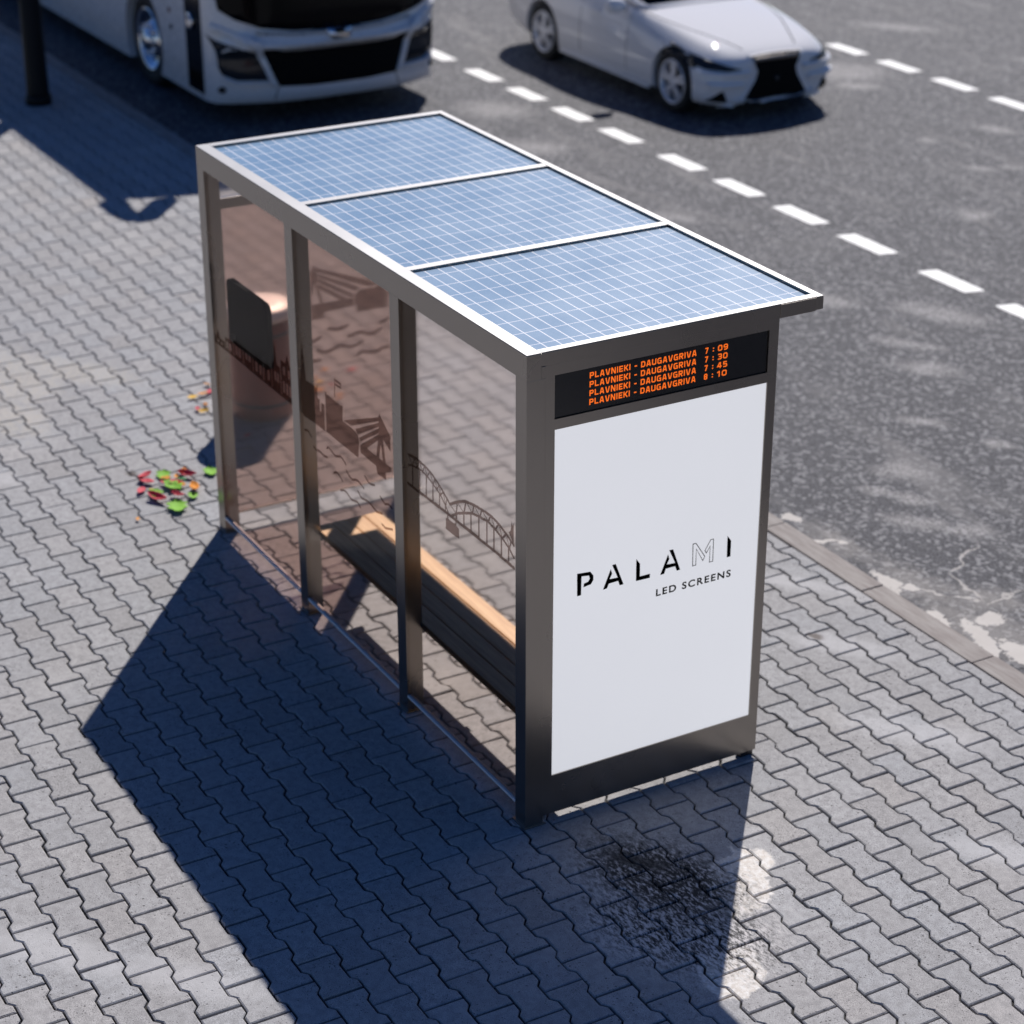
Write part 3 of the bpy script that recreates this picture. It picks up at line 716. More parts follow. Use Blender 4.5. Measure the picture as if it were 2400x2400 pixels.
def font_mesh(text, y0, y1, z0, z1, x, name, mat, parent, spacing=1.25, off=.028):
    cu = bpy.data.curves.new("t", 'FONT'); cu.body = text; cu.space_character = spacing; cu.offset = off
    cu.resolution_u = 6
    o = bpy.data.objects.new("t", cu); COL.objects.link(o)
    dg = bpy.context.evaluated_depsgraph_get()
    me = bpy.data.meshes.new_from_object(o.evaluated_get(dg))
    bpy.data.objects.remove(o); bpy.data.curves.remove(cu)
    co = np.array([v.co[:] for v in me.vertices]); lo, hi = co.min(0), co.max(0)
    mb = MB()
    mb.add([(x, y0 + (c[0] - lo[0]) / (hi[0] - lo[0]) * (y1 - y0), z0 + (c[1] - lo[1]) / (hi[1] - lo[1]) * (z1 - z0)) for c in co],
           [tuple(p.vertices) for p in me.polygons])
    bpy.data.meshes.remove(me)
    return mb.build(name, mat, parent)
font_mesh("LED SCREENS", -.736, -1.178, 1.1045, 1.1445, .0072, "screen_lettering", M['ink'], AS)

# glass of the back wall with its printed city pictures
panes = []
for i in range(3):
    x0, x1 = PX[i][1] + .002, PX[i + 1][0] - .002
    g = MB().box(x0, x1, -.021, -.013, .112, 2.375).build("glass_pane", M['glass'], SH)
    MB().box(x0, x1, -.0285, .001, .098, .1115).build("glazing_bar", M['bar'], g, bevel=.001)
    panes.append(g)
EG = MB().box(3.896, 3.904, -1.288, -.102, .112, 2.114).build("glass_pane", M['end_glass'], SH)
MB().box(3.889, 3.911, -1.288, -.102, .098, .1115).build("glazing_bar", M['steel'], EG, bevel=.001)

def block(x0, x1, z1, z0=1.296): return [(x0, z0), (x1, z0), (x1, z1), (x0, z1)]
G['skyline'] = ([([(3.845, 1.299), (2.69, 1.296)], .012)],
    [block(3.70, 3.845, 1.345), [(3.84, 1.34), (3.80, 1.40), (3.77, 1.34)], block(3.565, 3.69, 1.385), block(3.42, 3.552, 1.41), block(3.27, 3.41, 1.41),
     block(3.115, 3.26, 1.412), block(2.99, 3.10, 1.42), block(2.86, 2.98, 1.47), [(2.955, 1.46), (2.93, 1.62), (2.905, 1.46)], block(2.69, 2.85, 1.52), [(2.78, 1.52), (2.75, 1.58), (2.72, 1.52)]])
HOLES = {'skyline': [block(a, a + .028, b + c, b) for a, b, c in ((3.735, 1.31, .02), (3.79, 1.31, .02), (3.60, 1.315, .05), (3.645, 1.315, .05), (3.45, 1.32, .06), (3.50, 1.32, .06), (3.30, 1.345, .045),
    (3.35, 1.345, .045), (3.14, 1.32, .06), (3.20, 1.32, .06), (3.02, 1.33, .06), (2.88, 1.36, .06), (2.92, 1.36, .06), (2.71, 1.33, .07), (2.755, 1.33, .07), (2.80, 1.33, .07), (2.72, 1.44, .05), (2.79, 1.44, .05))]}
G['castle'][1].extend([block(2.49, 2.575, 1.50, 1.29), [(2.575, 1.49), (2.533, 1.76), (2.49, 1.49)]])

def film(key, parent, axis, val):
    S, P = G[key]
    S = [(s, w * {'castle': 1.7, 'farbridge': 1.8, 'arch': 1.15}.get(key, 1)) for s, w in S]
    mb = MB()
    if axis == 1: place = lambda p: (p[0], val, p[1])
    else: place = lambda p: (val, p[0], p[1])
    # union of strokes and areas so that crossings are not darker: paint on a fine raster of cells
    pts = [q for s, w in S for q in s] + [q for s in P for q in s]
    a0, a1 = min(p[0] for p in pts) - .02, max(p[0] for p in pts) + .02
    b0, b1 = min(p[1] for p in pts) - .02, max(p[1] for p in pts) + .02
    st = .0035
    na, nb = int((a1 - a0) / st) + 1, int((b1 - b0) / st) + 1
    A, B = np.meshgrid(a0 + (np.arange(na) + .5) * st, b0 + (np.arange(nb) + .5) * st, indexing='ij')
    on = np.zeros((na, nb), bool)
    for s, w in S:
        for (xa, ya), (xb, yb) in zip(s[:-1], s[1:]):
            dx, dy = xb - xa, yb - ya
            t = np.clip(((A - xa) * dx + (B - ya) * dy) / (dx * dx + dy * dy + 1e-12), 0, 1)
            on |= (A - xa - t * dx) ** 2 + (B - ya - t * dy) ** 2 < (w / 2) ** 2
    for poly in P:
        c = np.zeros((na, nb), bool)
        n = len(poly)
        for i in range(n):
            (xa, ya), (xb, yb) = poly[i], poly[(i + 1) % n]
            if ya == yb: continue
            c ^= ((ya > B) != (yb > B)) & (A < (xb - xa) * (B - ya) / (yb - ya) + xa)
        on |= c
    for poly in HOLES.get(key, ()):
        (xa, ya), (xb, yb) = poly[0], poly[2]
        on &= ~((A > xa) & (A < xb) & (B > ya) & (B < yb))
    # merge runs into long thin quads
    for j in range(nb):
        i = 0
        while i < na:
            if on[i, j]:
                k = i
                while k < na and on[k, j]: k += 1
                u0, u1, w0, w1 = a0 + i * st, a0 + k * st, b0 + j * st, b0 + (j + 1) * st
                mb.add([place((u0, w0)), place((u1, w0)), place((u1, w1)), place((u0, w1))], [(0, 1, 2, 3)])
                i = k
            else: i += 1
    return mb.build("printed_picture", M['film'], parent)
film('arch', panes[0], 1, -.0118)
film('castle', panes[1], 1, -.0118)
film('skyline', panes[2], 1, -.0118)
film('farbridge', EG, 0, 3.8945)

# ================================================================== bench under the shelter
BN = empty("bench", (1.43, -.33, 0), "long wooden slatted bench bracketed to the back posts inside the bus shelter", "bench")
for k in range(4):
    y0 = -.518 + k * .106
    MB().box(.20, 2.66, y0, y0 + .100, .487, .525).build("seat_plank", M['wood'], BN, bevel=.005)
for x in (.225, 1.335, 2.63):
    MB().box(x - .022, x + .022, -.505, -.102, .447, .4865).build("cross_bar", M['dark_steel'], BN, bevel=.003)

# information board hung on the inside of the farthest back pane
IB = empty("information_board", (3.41, -.055, 1.345), "small black information board with rounded corners hung behind the farthest back pane", "information board")
def rrect(a0, a1, b0, b1, r, n=6):
    o = []
    for cx, cy, s in ((a1 - r, b1 - r, 0), (a0 + r, b1 - r, 90), (a0 + r, b0 + r, 180), (a1 - r, b0 + r, 270)):
        for k in range(n + 1):
            t = math.radians(s + 90 * k / n); o.append((cx + r * math.cos(t), cy + r * math.sin(t)))
    return o
MB().prism(rrect(3.11, 3.71, 1.345, 1.752, .05), 1, -.085, -.05).build("board_body", M['board'], IB, bevel=.003, sharp=60)
for x in (3.2, 3.62): MB().box(x - .02, x + .02, -.05, -.0215, 1.38, 1.41).build("bracket", M['board'], IB)

# litter bin beyond the far end glass
BC = (5.60, -1.02)
LB = empty("litter_bin", (*BC, 0), "round brown litter bin with a pale lid just beyond the far end glass", "litter bin")
MB().lathe([(.215, 0), (.222, .02), (.222, .70), (.215, .72)], (*BC, 0), n=40).build("bin_body", M['bin_body'], LB)
MB().lathe([(.20, .72), (.20, .735), (.236, .74), (.240, .755), (.238, .805), (.225, .822), (.12, .83), (0.0001, .832)], (*BC, 0), n=40).build("bin_lid", M['bin_top'], LB)
rim_ = MB()
for z in (.1, .62): rim_.lathe([(.2225, z), (.227, z + .004), (.227, z + .026), (.2225, z + .03)], (*BC, 0), n=40)
rim_.build("bin_hoop", M['dark_steel'], LB)

# ================================================================== vehicles: shared tools
RZ = -.10                                                    # road level
def mesh_from(verts, faces, creases=None, sub=0, cutters=()):
    """smooth body mesh, optionally subdivided and with round openings cut out"""
    me = bpy.data.meshes.new("tmp"); me.from_pydata(verts, [], faces)
    bm = bmesh.new(); bm.from_mesh(me)
    bmesh.ops.remove_doubles(bm, verts=bm.verts, dist=1e-5)
    bmesh.ops.recalc_face_normals(bm, faces=bm.faces)
    if creases:
        cl = bm.edges.layers.float.get('crease_edge') or bm.edges.layers.float.new('crease_edge')
        for e in bm.edges:
            k = creases(e.verts[0].co, e.verts[1].co)
            if k: e[cl] = k
    bm.to_mesh(me); bm.free()
    o = bpy.data.objects.new("tmp", me); COL.objects.link(o)
    if sub:
        s = o.modifiers.new("s", 'SUBSURF'); s.levels = sub; s.render_levels = sub
    tmp = []
    for cv, cf in cutters:
        cm = bpy.data.meshes.new("cut"); cm.from_pydata(cv, [], cf)
        b2 = bmesh.new(); b2.from_mesh(cm); bmesh.ops.recalc_face_normals(b2, faces=b2.faces); b2.to_mesh(cm); b2.free()
        co = bpy.data.objects.new("cut", cm); COL.objects.link(co)
        md = o.modifiers.new("b", 'BOOLEAN'); md.operation = 'DIFFERENCE'; md.object = co; md.solver = 'EXACT'
        tmp.append(co)
    dg = bpy.context.evaluated_depsgraph_get()
    out = bpy.data.meshes.new_from_object(o.evaluated_get(dg))
    for t in [o] + tmp: bpy.data.objects.remove(t)
    return out

def place_mesh(me, name, mat, parent, smooth=True):
    off = world_loc(parent)
    me.transform(Matrix.Translation(-off))
    me.name = name
    me.materials.clear(); me.materials.append(mat)
    for p in me.polygons: p.use_smooth = smooth
    if smooth:
        try: me.set_sharp_from_angle(angle=math.radians(40))
        except Exception: pass
    o = bpy.data.objects.new(name, me); COL.objects.link(o); o.parent = parent
    return o

def cyl(c, r, y0, y1, n=40):
    mb = MB()
    v = []
    for y in (y0, y1):
        for k in range(n):
            a = 2 * math.pi * k / n
            v.append((c[0] + r * math.cos(a), y, c[1] + r * math.sin(a)))
    f = [(k, (k + 1) % n, n + (k + 1) % n, n + k) for k in range(n)] + [tuple(range(n)), tuple(range(n, 2 * n))]
    return v, f

def bvh_of(me):
    return BVHTree.FromPolygons([v.co.copy() for v in me.vertices], [tuple(p.vertices) for p in me.polygons])

def patch(bvh, poly, org, eu, ev, d, name, mat, parent, off=.006, thick=.004, res=.05, smooth=True):
    """panel with outline poly (in plane eu,ev through org) laid along d onto a body and given thickness"""
    bm = bmesh.new()
    vs = [bm.verts.new((p[0], p[1], 0)) for p in poly]
    bm.faces.new(vs)
    lo = [min(p[i] for p in poly) for i in (0, 1)]; hi = [max(p[i] for p in poly) for i in (0, 1)]
    for ax in (0, 1):
        k = int((hi[ax] - lo[ax]) / res)
        for i in range(1, k + 1):
            t = lo[ax] + (hi[ax] - lo[ax]) * i / (k + 1)
            co = [0, 0, 0]; no = [0, 0, 0]; co[ax] = t; no[ax] = 1
            bmesh.ops.bisect_plane(bm, geom=bm.verts[:] + bm.edges[:] + bm.faces[:], plane_co=co, plane_no=no)
    d = Vector(d).normalized(); eu = Vector(eu); ev = Vector(ev); org = Vector(org)
    pos, nor = [], []
    last = None
    for v in bm.verts:
        s = org + eu * v.co.x + ev * v.co.y
        h = bvh.ray_cast(s, d)
        if h[0] is None:
            nr = bvh.find_nearest(s + d * 1.0)
            q, nn = nr[0], nr[1]
        else: q, nn = h[0], h[1]
        if nn.dot(d) > 0: nn = -nn
        pos.append(q); nor.append(nn)
    vs = bm.verts[:]
    fs = [tuple(x.index for x in f.verts) for f in bm.faces] if not bm.verts.index_update() else None
    n = len(vs)
    top = [p + nn * off for p, nn in zip(pos, nor)]
    bot = [p - nn * .01 for p, nn in zip(pos, nor)]
    mb = MB()
    faces = [tuple(f) for f in fs]
    edge = {}
    for f in faces:
        for a, b in zip(f, f[1:] + f[:1]):
            edge[frozenset((a, b))] = edge.get(frozenset((a, b)), []) + [(a, b)]
    side = [(b, a, a + n, b + n) for e in edge.values() if len(e) == 1 for a, b in e]
    mb.add(top + bot, faces, smooth); mb.add([], [])
    mb.f += side; mb.smooth += [False] * len(side)
    bm.free()
    return mb.build(name, mat, parent)

# ================================================================== coach at the kerb
BY, BH = -5.155, 1.345
CO = empty("coach", (18.5, BY, RZ), "large white coach with a black grille stopped at the kerb behind the shelter", "coach")
def coach_front(t, z):
    t = abs(t)
    rake = .10 * max(0, z - .95) + (.05 * max(0, .35 - z) / .35)
    return 13.10 + .34 * t ** 3.2 + rake
ZL = [.13, .17, .25, .34, .50, .66, .72, .80, .86, .95, 1.05, 1.3, 1.8, 2.4, 2.95, 3.2, 3.28, 3.34]
T = [-1, -.985, -.95, -.88, -.78, -.65, -.5, -.33, -.16, 0, .16, .33, .5, .65, .78, .88, .95, .985, 1]
ledge = {.25: -.03, .34: .0, .80: -.05, .86: .0, .72: -.05, .66: .02, .17: -.03}
vs, fs = [], []
rows = []
for z in ZL:
    ins = {3.2: .02, 3.28: .07, 3.34: .22}.get(z, 0)
    row = [(25.2, BY + BH - ins, z), (20, BY + BH - ins, z), (15, BY + BH - ins, z), (13.62, BY + BH - ins, z)]
    for t in reversed(T):
        s = BH - ins
        e = math.copysign(abs(t) ** 1.0, t)
        yy = BY + s * e
        cr = max(0, abs(t) - .95) / .05
        row.append((coach_front(t, z) + (ledge.get(z, 0) if abs(t) < .93 else 0) + ins + .12 * cr ** 2, yy, z))
    row += [(13.62, BY - BH + ins, z), (15, BY - BH + ins, z), (20, BY - BH + ins, z), (25.2, BY - BH + ins, z)]
    rows.append(row)
n = len(rows[0])
for r in rows: vs += r
for j in range(len(rows) - 1):
    for i in range(n): fs.append((j * n + i, j * n + (i + 1) % n, (j + 1) * n + (i + 1) % n, (j + 1) * n + i))
fs.append(tuple(range(n))); fs.append(tuple(range((len(rows) - 1) * n, len(rows) * n)))
cuts = []
for ax in (15.42, 21.6):
    cuts.append(cyl((ax, .44), .585, BY + BH - .55, BY + BH + .2)); cuts.append(cyl((ax, .44), .585, BY - BH - .2, BY - BH + .55))
bme = mesh_from(vs, fs, cutters=cuts)
cb = bvh_of(bme)
place_mesh(bme, "body", M['white'], CO)
ORG = (9, BY, 0); EU = (0, 1, 0); EV = (0, 0, 1); DX = (1, 0, 0)
def fpatch(poly, name, mat, **k): return patch(cb, poly, ORG, EU, EV, DX, name, mat, CO, **k)
ws = [(-1.25, 1.03), (-1.1, .985), (-.85, .93), (-.5, .885), (0, .868), (.5, .885), (.85, .935), (1.1, 1.03), (1.24, 1.13), (1.27, 1.35), (1.27, 2.75), (-1.27, 2.75), (-1.27, 1.35)]
fpatch(ws, "windscreen", M['dark_glass'], off=.012, res=.12)
fpatch([(-.86, .715), (-.4, .690), (.1, .685), (.5, .690), (.86, .715), (.68, .305), (.3, .285), (-.3, .285), (-.70, .305)], "grille", M['matt_black'], off=.008, res=.1)
for s in (1, -1):
    fpatch([(s * a, b) for a, b in ((1.335, .865), (1.28, .81), (.86, .655), (.85, .61), (.795, .38), (1.1, .385), (1.24, .45), (1.27, .52), (1.28, .70))], "headlight", M['lens'], off=.01, res=.06)
    fpatch([(s * a, b) for a, b in ((.78, .335), (1.05, .330), (1.20, .385), (1.22, .43), (1.1, .372), (.80, .372))], "headlight_sill", M['white'], off=.05, res=.06)
    fpatch([(s * (1.245 + .035 * math.cos(q)), .285 + .038 * math.sin(q)) for q in [i * .5236 for i in range(12)]], "fog_light", M['lens'], off=.012, res=.05)
    fpatch([(s * a, b) for a, b in ((.735, .17), (.745, .17), (.70, .30), (.69, .30))], "bumper_seam", M['matt_black'], off=.004, res=.1)
    # cheek rib running from screen corner down to the grille
    fpatch([(s * a, b) for a, b in ((1.30, .99), (1.0, .86), (.88, .80), (.70, .31), (.76, .30), (.93, .73), (1.08, .80), (1.31, .92))], "cheek_rib", M['white'], off=.035, res=.05)
fpatch([(-.92, .800), (-.5, .765), (0, .755), (.5, .765), (.92, .800), (.95, .75), (.5, .70), (0, .695), (-.5, .70), (-.95, .75)], "bonnet_ledge", M['white'], off=.03, res=.1)
fpatch([(-.9, .868), (-.5, .832), (0, .820), (.5, .832), (.9, .870), (.9, .905), (.5, .868), (0, .852), (-.5, .868), (-.9, .905)], "silver_strip", M['silver'], off=.02, res=.1)
em = fpatch([(-.15, .875), (.15, .875), (.10, .775), (-.10, .775)], "emblem", M['chrome'], off=.05, res=.2)
fpatch([(-.075, .872), (.075, .872), (.045, .80), (-.045, .80)], "emblem_shield", M['matt_black'], off=.056, res=.2)
# near side: door, lamp, markers, glazing band
YS = BY + BH
MB().box(13.62, 14.07, YS - .02, YS + .008, .19, 2.85).build("door", M['dark_glass'], CO, bevel=.004)
MB().lathe([(.0001, .0), (.085, .0), (.095, .012), (.085, .03), (.05, .022), (.0001, .02)], (13.90, YS + .009, .93), 'Y', 24).build("door_lamp", M['chrome'], CO)
MB().lathe([(.0001, 0), (.03, 0), (.026, .012), (.0001, .014)], (14.54, YS, .93), 'Y', 16).build("side_marker", M['red_lamp'], CO)
MB().lathe([(.0001, 0), (.03, 0), (.026, .012), (.0001, .014)], (14.51, YS, .75), 'Y', 16).build("fuel_cap", M['board'], CO)
for s, name in ((1, "side_windows"), (-1, "side_windows")):
    y = BY + s * BH
    MB().box(14.3, 24.9, min(y - .02 * s, y + .006 * s), max(y - .02 * s, y + .006 * s), 1.45, 2.75).build(name, M['dark_glass'], CO, bevel=.004)

def wheel(parent, cx, y, z, r, w, rim_r, side, spokes, style):
    """side = +1 when the outer face looks to +y"""
    wo = MB()
    t = [(rim_r, -w / 2), (r * .9, -w / 2), (r * .97, -w * .44), (r, -w * .33), (r, w * .33), (r * .97, w * .44), (r * .9, w / 2), (rim_r, w / 2 - .01)]
    t.append((rim_r * .98, w / 2 - .06)); t.append((rim_r * .94, -w / 2 + .02)); t.append(t[0])
    wo.lathe(t, (cx, y, z), 'Y', 44, d=side, cap=False)
    tyre = wo.build("wheel", M['rubber'], parent)
    rm = MB()
    if style == 'coach':
        rm.lathe([(rim_r, w / 2 - .012), (rim_r * .98, w / 2 + .006), (rim_r * .9, w / 2 - .02), (rim_r * .8, w / 2 - .09), (rim_r * .62, w / 2 - .10), (rim_r * .55, w / 2 - .03), (rim_r * .36, w / 2 + .0), (rim_r * .32, w / 2 + .035), (.0001, w / 2 + .05)], (cx, y, z), 'Y', 44, d=side, cap=False)
        for k in range(10):
            a = 2 * math.pi * k / 10
            rm.lathe([(.02, w / 2 - .03), (.02, w / 2 + .03), (.0001, w / 2 + .035)], (cx + rim_r * .47 * math.cos(a), y, z + rim_r * .47 * math.sin(a)), 'Y', 8, d=side)
        rm.build("rim", M['chrome'], tyre)
        hb = MB()
        for k in range(8):
            a = 2 * math.pi * (k + .5) / 8
            hb.lathe([(.035, w / 2 - .10), (.033, w / 2 - .085), (.0001, w / 2 - .084)], (cx + rim_r * .72 * math.cos(a), y, z + rim_r * .72 * math.sin(a)), 'Y', 12, d=side)
        hb.build("hand_hole", M['matt_black'], tyre)
    else:
        rm.lathe([(rim_r, w / 2 - .01), (rim_r * .97, w / 2 + .004), (rim_r * .9, w / 2 - .012), (rim_r * .86, w / 2 - .06), (rim_r * .84, -w / 2 + .03)], (cx, y, z), 'Y', 44, d=side, cap=False)
        rm.lathe([(.055, w / 2 - .05), (.055, w / 2 - .012), (.03, w / 2 - .004), (.0001, w / 2 - .004)], (cx, y, z), 'Y', 20, d=side)
        for k in range(spokes):
            for dd in (-.16, .16):
                a = 2 * math.pi * k / spokes + math.pi / 2
                c0 = Vector((math.cos(a + dd * 1.5), math.sin(a + dd * 1.5))) * .045
                c1 = Vector((math.cos(a + dd), math.sin(a + dd))) * rim_r * .93
                q = (c1 - c0).normalized(); pr = Vector((-q.y, q.x))
                h0, h1 = .018, .021
                o = [c0 + pr * h0, c0 - pr * h0, c1 - pr * h1, c1 + pr * h1]
                v = [(cx + p.x, y + side * (w / 2 - .035), z + p.y) for p in o] + [(cx + p.x, y + side * (w / 2 - (.008 if i < 2 else .018)), z + p.y) for i, p in enumerate(o)]
                rm.add(v, [(3, 2, 1, 0), (4, 5, 6, 7), (0, 1, 5, 4), (1, 2, 6, 5), (2, 3, 7, 6), (3, 0, 4, 7)])
        rm.build("rim", M['alloy'], tyre)
        bk = MB(); bk.lathe([(.0001, w / 2 - .085), (rim_r * .9, w / 2 - .085), (rim_r * .9, w / 2 - .1), (.0001, w / 2 - .1)], (cx, y, z), 'Y', 32, d=side)
        bk.build("brake_disc", M['dark_steel'], tyre)
    return tyre
for ax in (15.42, 21.6):
    for s in (1, -1): wheel(CO, ax, BY + s * (BH - .20), RZ + .525, .525, .30, .36, s, 8, 'coach')
for s in (1, -1):
    y = BY + s * 1.31
    arm = MB()
    arm.tube([(13.50, y, 3.16), (13.2, y, 3.20), (12.95, y, 3.18), (12.80, y, 3.08)], [.13, .11, .09, .07], 12)
    a_ = arm.build("mirror_arm", M['black'], CO)
    MB().prism(rrect(y - .14, y + .10, 2.46, 3.1, .06), 0, 12.69, 12.83).build("mirror", M['black'], a_, bevel=.03, sharp=60)

# ================================================================== white saloon in the next lane
CY, U0 = -9.275, 10.80
CA = empty("car", (13.1, CY, RZ), "pearl white saloon car with a black spindle grille in the middle lane", "car")
ST = [  # distance from the nose, then half outline from the bottom middle up over the side to the top middle
 (0.00, [(0, .20), (.40, .20), (.52, .25), (.56, .40), (.52, .56), (.42, .62), (.24, .645), (0, .65)]),
 (0.05, [(0, .175), (.56, .175), (.68, .22), (.72, .41), (.67, .59), (.52, .665), (.28, .690), (0, .695)]),
 (0.16, [(0, .16), (.74, .165), (.825, .22), (.845, .43), (.79, .63), (.60, .720), (.33, .735), (0, .742)]),
 (0.38, [(0, .16), (.83, .17), (.885, .24), (.892, .46), (.855, .67), (.68, .775), (.38, .79), (0, .797)]),
 (0.78, [(0, .17), (.86, .18), (.895, .27), (.905, .50), (.89, .71), (.73, .845), (.42, .865), (0, .872)]),
 (1.15, [(0, .17), (.86, .18), (.893, .27), (.905, .50), (.89, .74), (.75, .895), (.42, .920), (0, .928)]),
 (1.50, [(0, .17), (.86, .18), (.89, .26), (.90, .50), (.885, .77), (.765, .935), (.43, .960), (0, .968)]),
 (1.72, [(0, .17), (.86, .18), (.89, .26), (.90, .50), (.885, .785), (.78, .945), (.45, .965), (0, .97)]),
 (2.60, [(0, .17), (.86, .18), (.89, .26), (.90, .50), (.885, .82), (.79, .96), (.45, .975), (0, .975)]),
 (3.45, [(0, .18), (.86, .20), (.895, .28), (.912, .53), (.895, .85), (.79, .985), (.45, 1.0), (0, 1.0)]),
 (4.05, [(0, .22), (.84, .24), (.89, .31), (.905, .56), (.88, .87), (.76, 1.02), (.42, 1.05), (0, 1.055)]),
 (4.50, [(0, .28), (.74, .30), (.82, .36), (.835, .60), (.80, .87), (.70, 1.01), (.38, 1.05), (0, 1.06)]),
 (4.64, [(0, .36), (.58, .37), (.66, .42), (.68, .62), (.66, .82), (.58, .93), (.32, .96), (0, .97)]),
]
def stations(ST):
    vs, fs = [], []
    m = len(ST[0][1])
    full = 2 * m - 2
    for u, pr in ST:
        ring = [(v, w) for v, w in pr] + [(-v, w) for v, w in pr[-2:0:-1]]
        vs += [(U0 + u, CY + v, RZ + w) for v, w in ring]
    for j in range(len(ST) - 1):
        for i in range(full): fs.append((j * full + i, j * full + (i + 1) % full, (j + 1) * full + (i + 1) % full, (j + 1) * full + i))
    for b in (0, (len(ST) - 1) * full):       # caps as quads across
        for i in range(m - 1):
            a0, a1 = i, i + 1
            c0, c1 = (full - i) % full, full - i - 1
            q = [b + a0, b + a1, b + c1, b + c0]
            q = list(dict.fromkeys(q))
            if len(q) >= 3: fs.append(tuple(q))
    return vs, fs
vs, fs = stations(ST)
pset = {}
for u, pr in ST:
    for i, (v, w) in enumerate(pr): pset[(round(U0 + u, 3), round(v, 3), round(RZ + w, 3))] = i
def car_crease(a, b):
    ka = pset.get((round(a.x, 3), round(abs(a.y - CY), 3), round(a.z, 3))); kb_ = pset.get((round(b.x, 3), round(abs(b.y - CY), 3), round(b.z, 3)))
    if ka is None or ka != kb_: return 0
    u = min(a.x, b.x) - U0
    return {5: .55 if u > .1 else .2, 6: .5 if .04 < u < 1.5 else 0, 1: .6, 2: .3, 3: .25}.get(ka, 0)
WX = (11.50, 14.29)
cuts = [cyl((x, RZ + .345), .375, CY + s * .60, CY + s * 1.2) for x in WX for s in (1, -1)]
cme = mesh_from(vs, fs, car_crease, 2, cuts)
kb2 = bvh_of(cme)
BODY = place_mesh(cme, "body", M['car_paint'], CA)
# glasshouse
GH = [(1.45, [(0, .95), (.74, .93), (.735, .945), (.70, .955), (0, .972)]),
      (1.62, [(0, .95), (.775, .94), (.765, .985), (.70, 1.01), (0, 1.04)]),
      (2.35, [(0, .95), (.79, .95), (.74, 1.14), (.60, 1.37), (0, 1.40)]),
      (2.9, [(0, .95), (.79, .96), (.73, 1.18), (.58, 1.415), (0, 1.435)]),
      (3.5, [(0, .97), (.78, .985), (.71, 1.18), (.56, 1.37), (0, 1.39)]),
      (4.15, [(0, 1.0), (.70, 1.03), (.66, 1.07), (.54, 1.09), (0, 1.10)])]
vs, fs = stations(GH)
gme = mesh_from(vs, fs, None, 2)
gb = bvh_of(gme)
place_mesh(gme, "cabin", M['car_paint'], CA)
OC = (U0 - 2, CY, RZ)
def cpatch(poly, name, mat, bvh=kb2, **k): return patch(bvh, poly, OC, (0, 1, 0), (0, 0, 1), (1, 0, 0), name, mat, CA, **k)
GR = [(-.32, .670), (-.1, .680), (.1, .680), (.32, .670), (.25, .52), (.275, .43), (.405, .235), (.38, .19), (0, .18), (-.38, .19), (-.405, .235), (-.275, .43), (-.25, .52)]
cpatch([(a * 1.13, b * 1.0 + .01 * (1 if b > .4 else -1)) for a, b in GR], "grille_surround", M['car_paint'], off=.012, res=.05)
cpatch(GR, "grille", M['matt_black'], off=.017, res=.05)
cpatch([(-.295, .625), (.295, .625), (.312, .655), (.1, .663), (-.1, .663), (-.312, .655)], "grille_bar", M['steel'], off=.02, res=.06)
cpatch([(.03 * math.cos(i * .6283), .42 + .03 * math.sin(i * .6283)) for i in range(10)], "sensor", M['lens'], off=.021)
cpatch([(-.44, .165), (.44, .165), (.62, .20), (.64, .165), (.4, .135), (-.4, .135), (-.64, .165), (-.62, .20)], "bumper_lip", M['car_paint'], off=.035, res=.06)
DN = dict(res=.05)
def dpatch(poly, name, mat, **k): return patch(kb2, poly, (U0, CY, 3), (1, 0, 0), (0, 1, 0), (0, 0, -1), name, mat, CA, **k)
for s in (1, -1):
    cpatch([(s * a, b) for a, b in ((.60, .215), (.80, .235), (.69, .33), (.655, .34))], "side_intake", M['matt_black'], off=.008, res=.05)
    cpatch([(s * a, b) for a, b in ((.42, .365), (.66, .38), (.80, .40), (.80, .43), (.66, .425), (.42, .41))], "bumper_fin", M['car_paint'], off=.045, res=.05)
    cpatch([(s * a, b) for a, b in ((.36, .485), (.62, .50), (.84, .515), (.845, .545), (.62, .535), (.34, .53))], "bumper_shoulder", M['car_paint'], off=.04, res=.05)
    cpatch([(s * a, b) for a, b in ((.44, .560), (.60, .600), (.74, .650), (.83, .700), (.862, .715), (.868, .68), (.86, .60), (.80, .565), (.62, .545))], "headlight", M['lens'], off=.010, res=.03)
    cpatch([(s * a, b) for a, b in ((.46, .538), (.62, .532), (.80, .548), (.80, .535), (.62, .517), (.46, .523))], "running_light", M['chrome'], off=.012, res=.05)
    patch(kb2, [(.30, .60), (.36, .69), (.60, .735), (.84, .775), (.72, .705), (.48, .64), (.34, .575)], Vector((U0, CY + s * 2, RZ)), (1, 0, 0), (0, 0, 1), (0, -s, -.02), "lamp_corner", M['lens'], CA, off=.009, res=.04)
    # shut line between bonnet and wing
    dpatch([(.16, s * .335), (.40, s * .43), (.80, s * .60), (1.2, s * .70), (1.52, s * .735), (1.52, s * .749), (1.2, s * .714), (.80, s * .614), (.40, s * .444), (.16, s * .349)], "bonnet_gap", M['matt_black'], off=.0015, res=.08)
    org = Vector((U0, CY + s * 2, RZ))
    for u in (1.62, 2.62, 3.42):
        patch(kb2, [(u, .24), (u + .009, .24), (u + .009, .93), (u, .93)], org, (1, 0, 0), (0, 0, 1), (0, -s, 0), "door_gap", M['matt_black'], CA, off=.0012, res=.08)
cpatch([(-.66, .985), (0, 1.0), (.66, .985), (.70, 1.02), (.53, 1.345), (-.53, 1.345), (-.70, 1.02)], "windscreen", M['dark_glass'], gb, off=.006, res=.08)
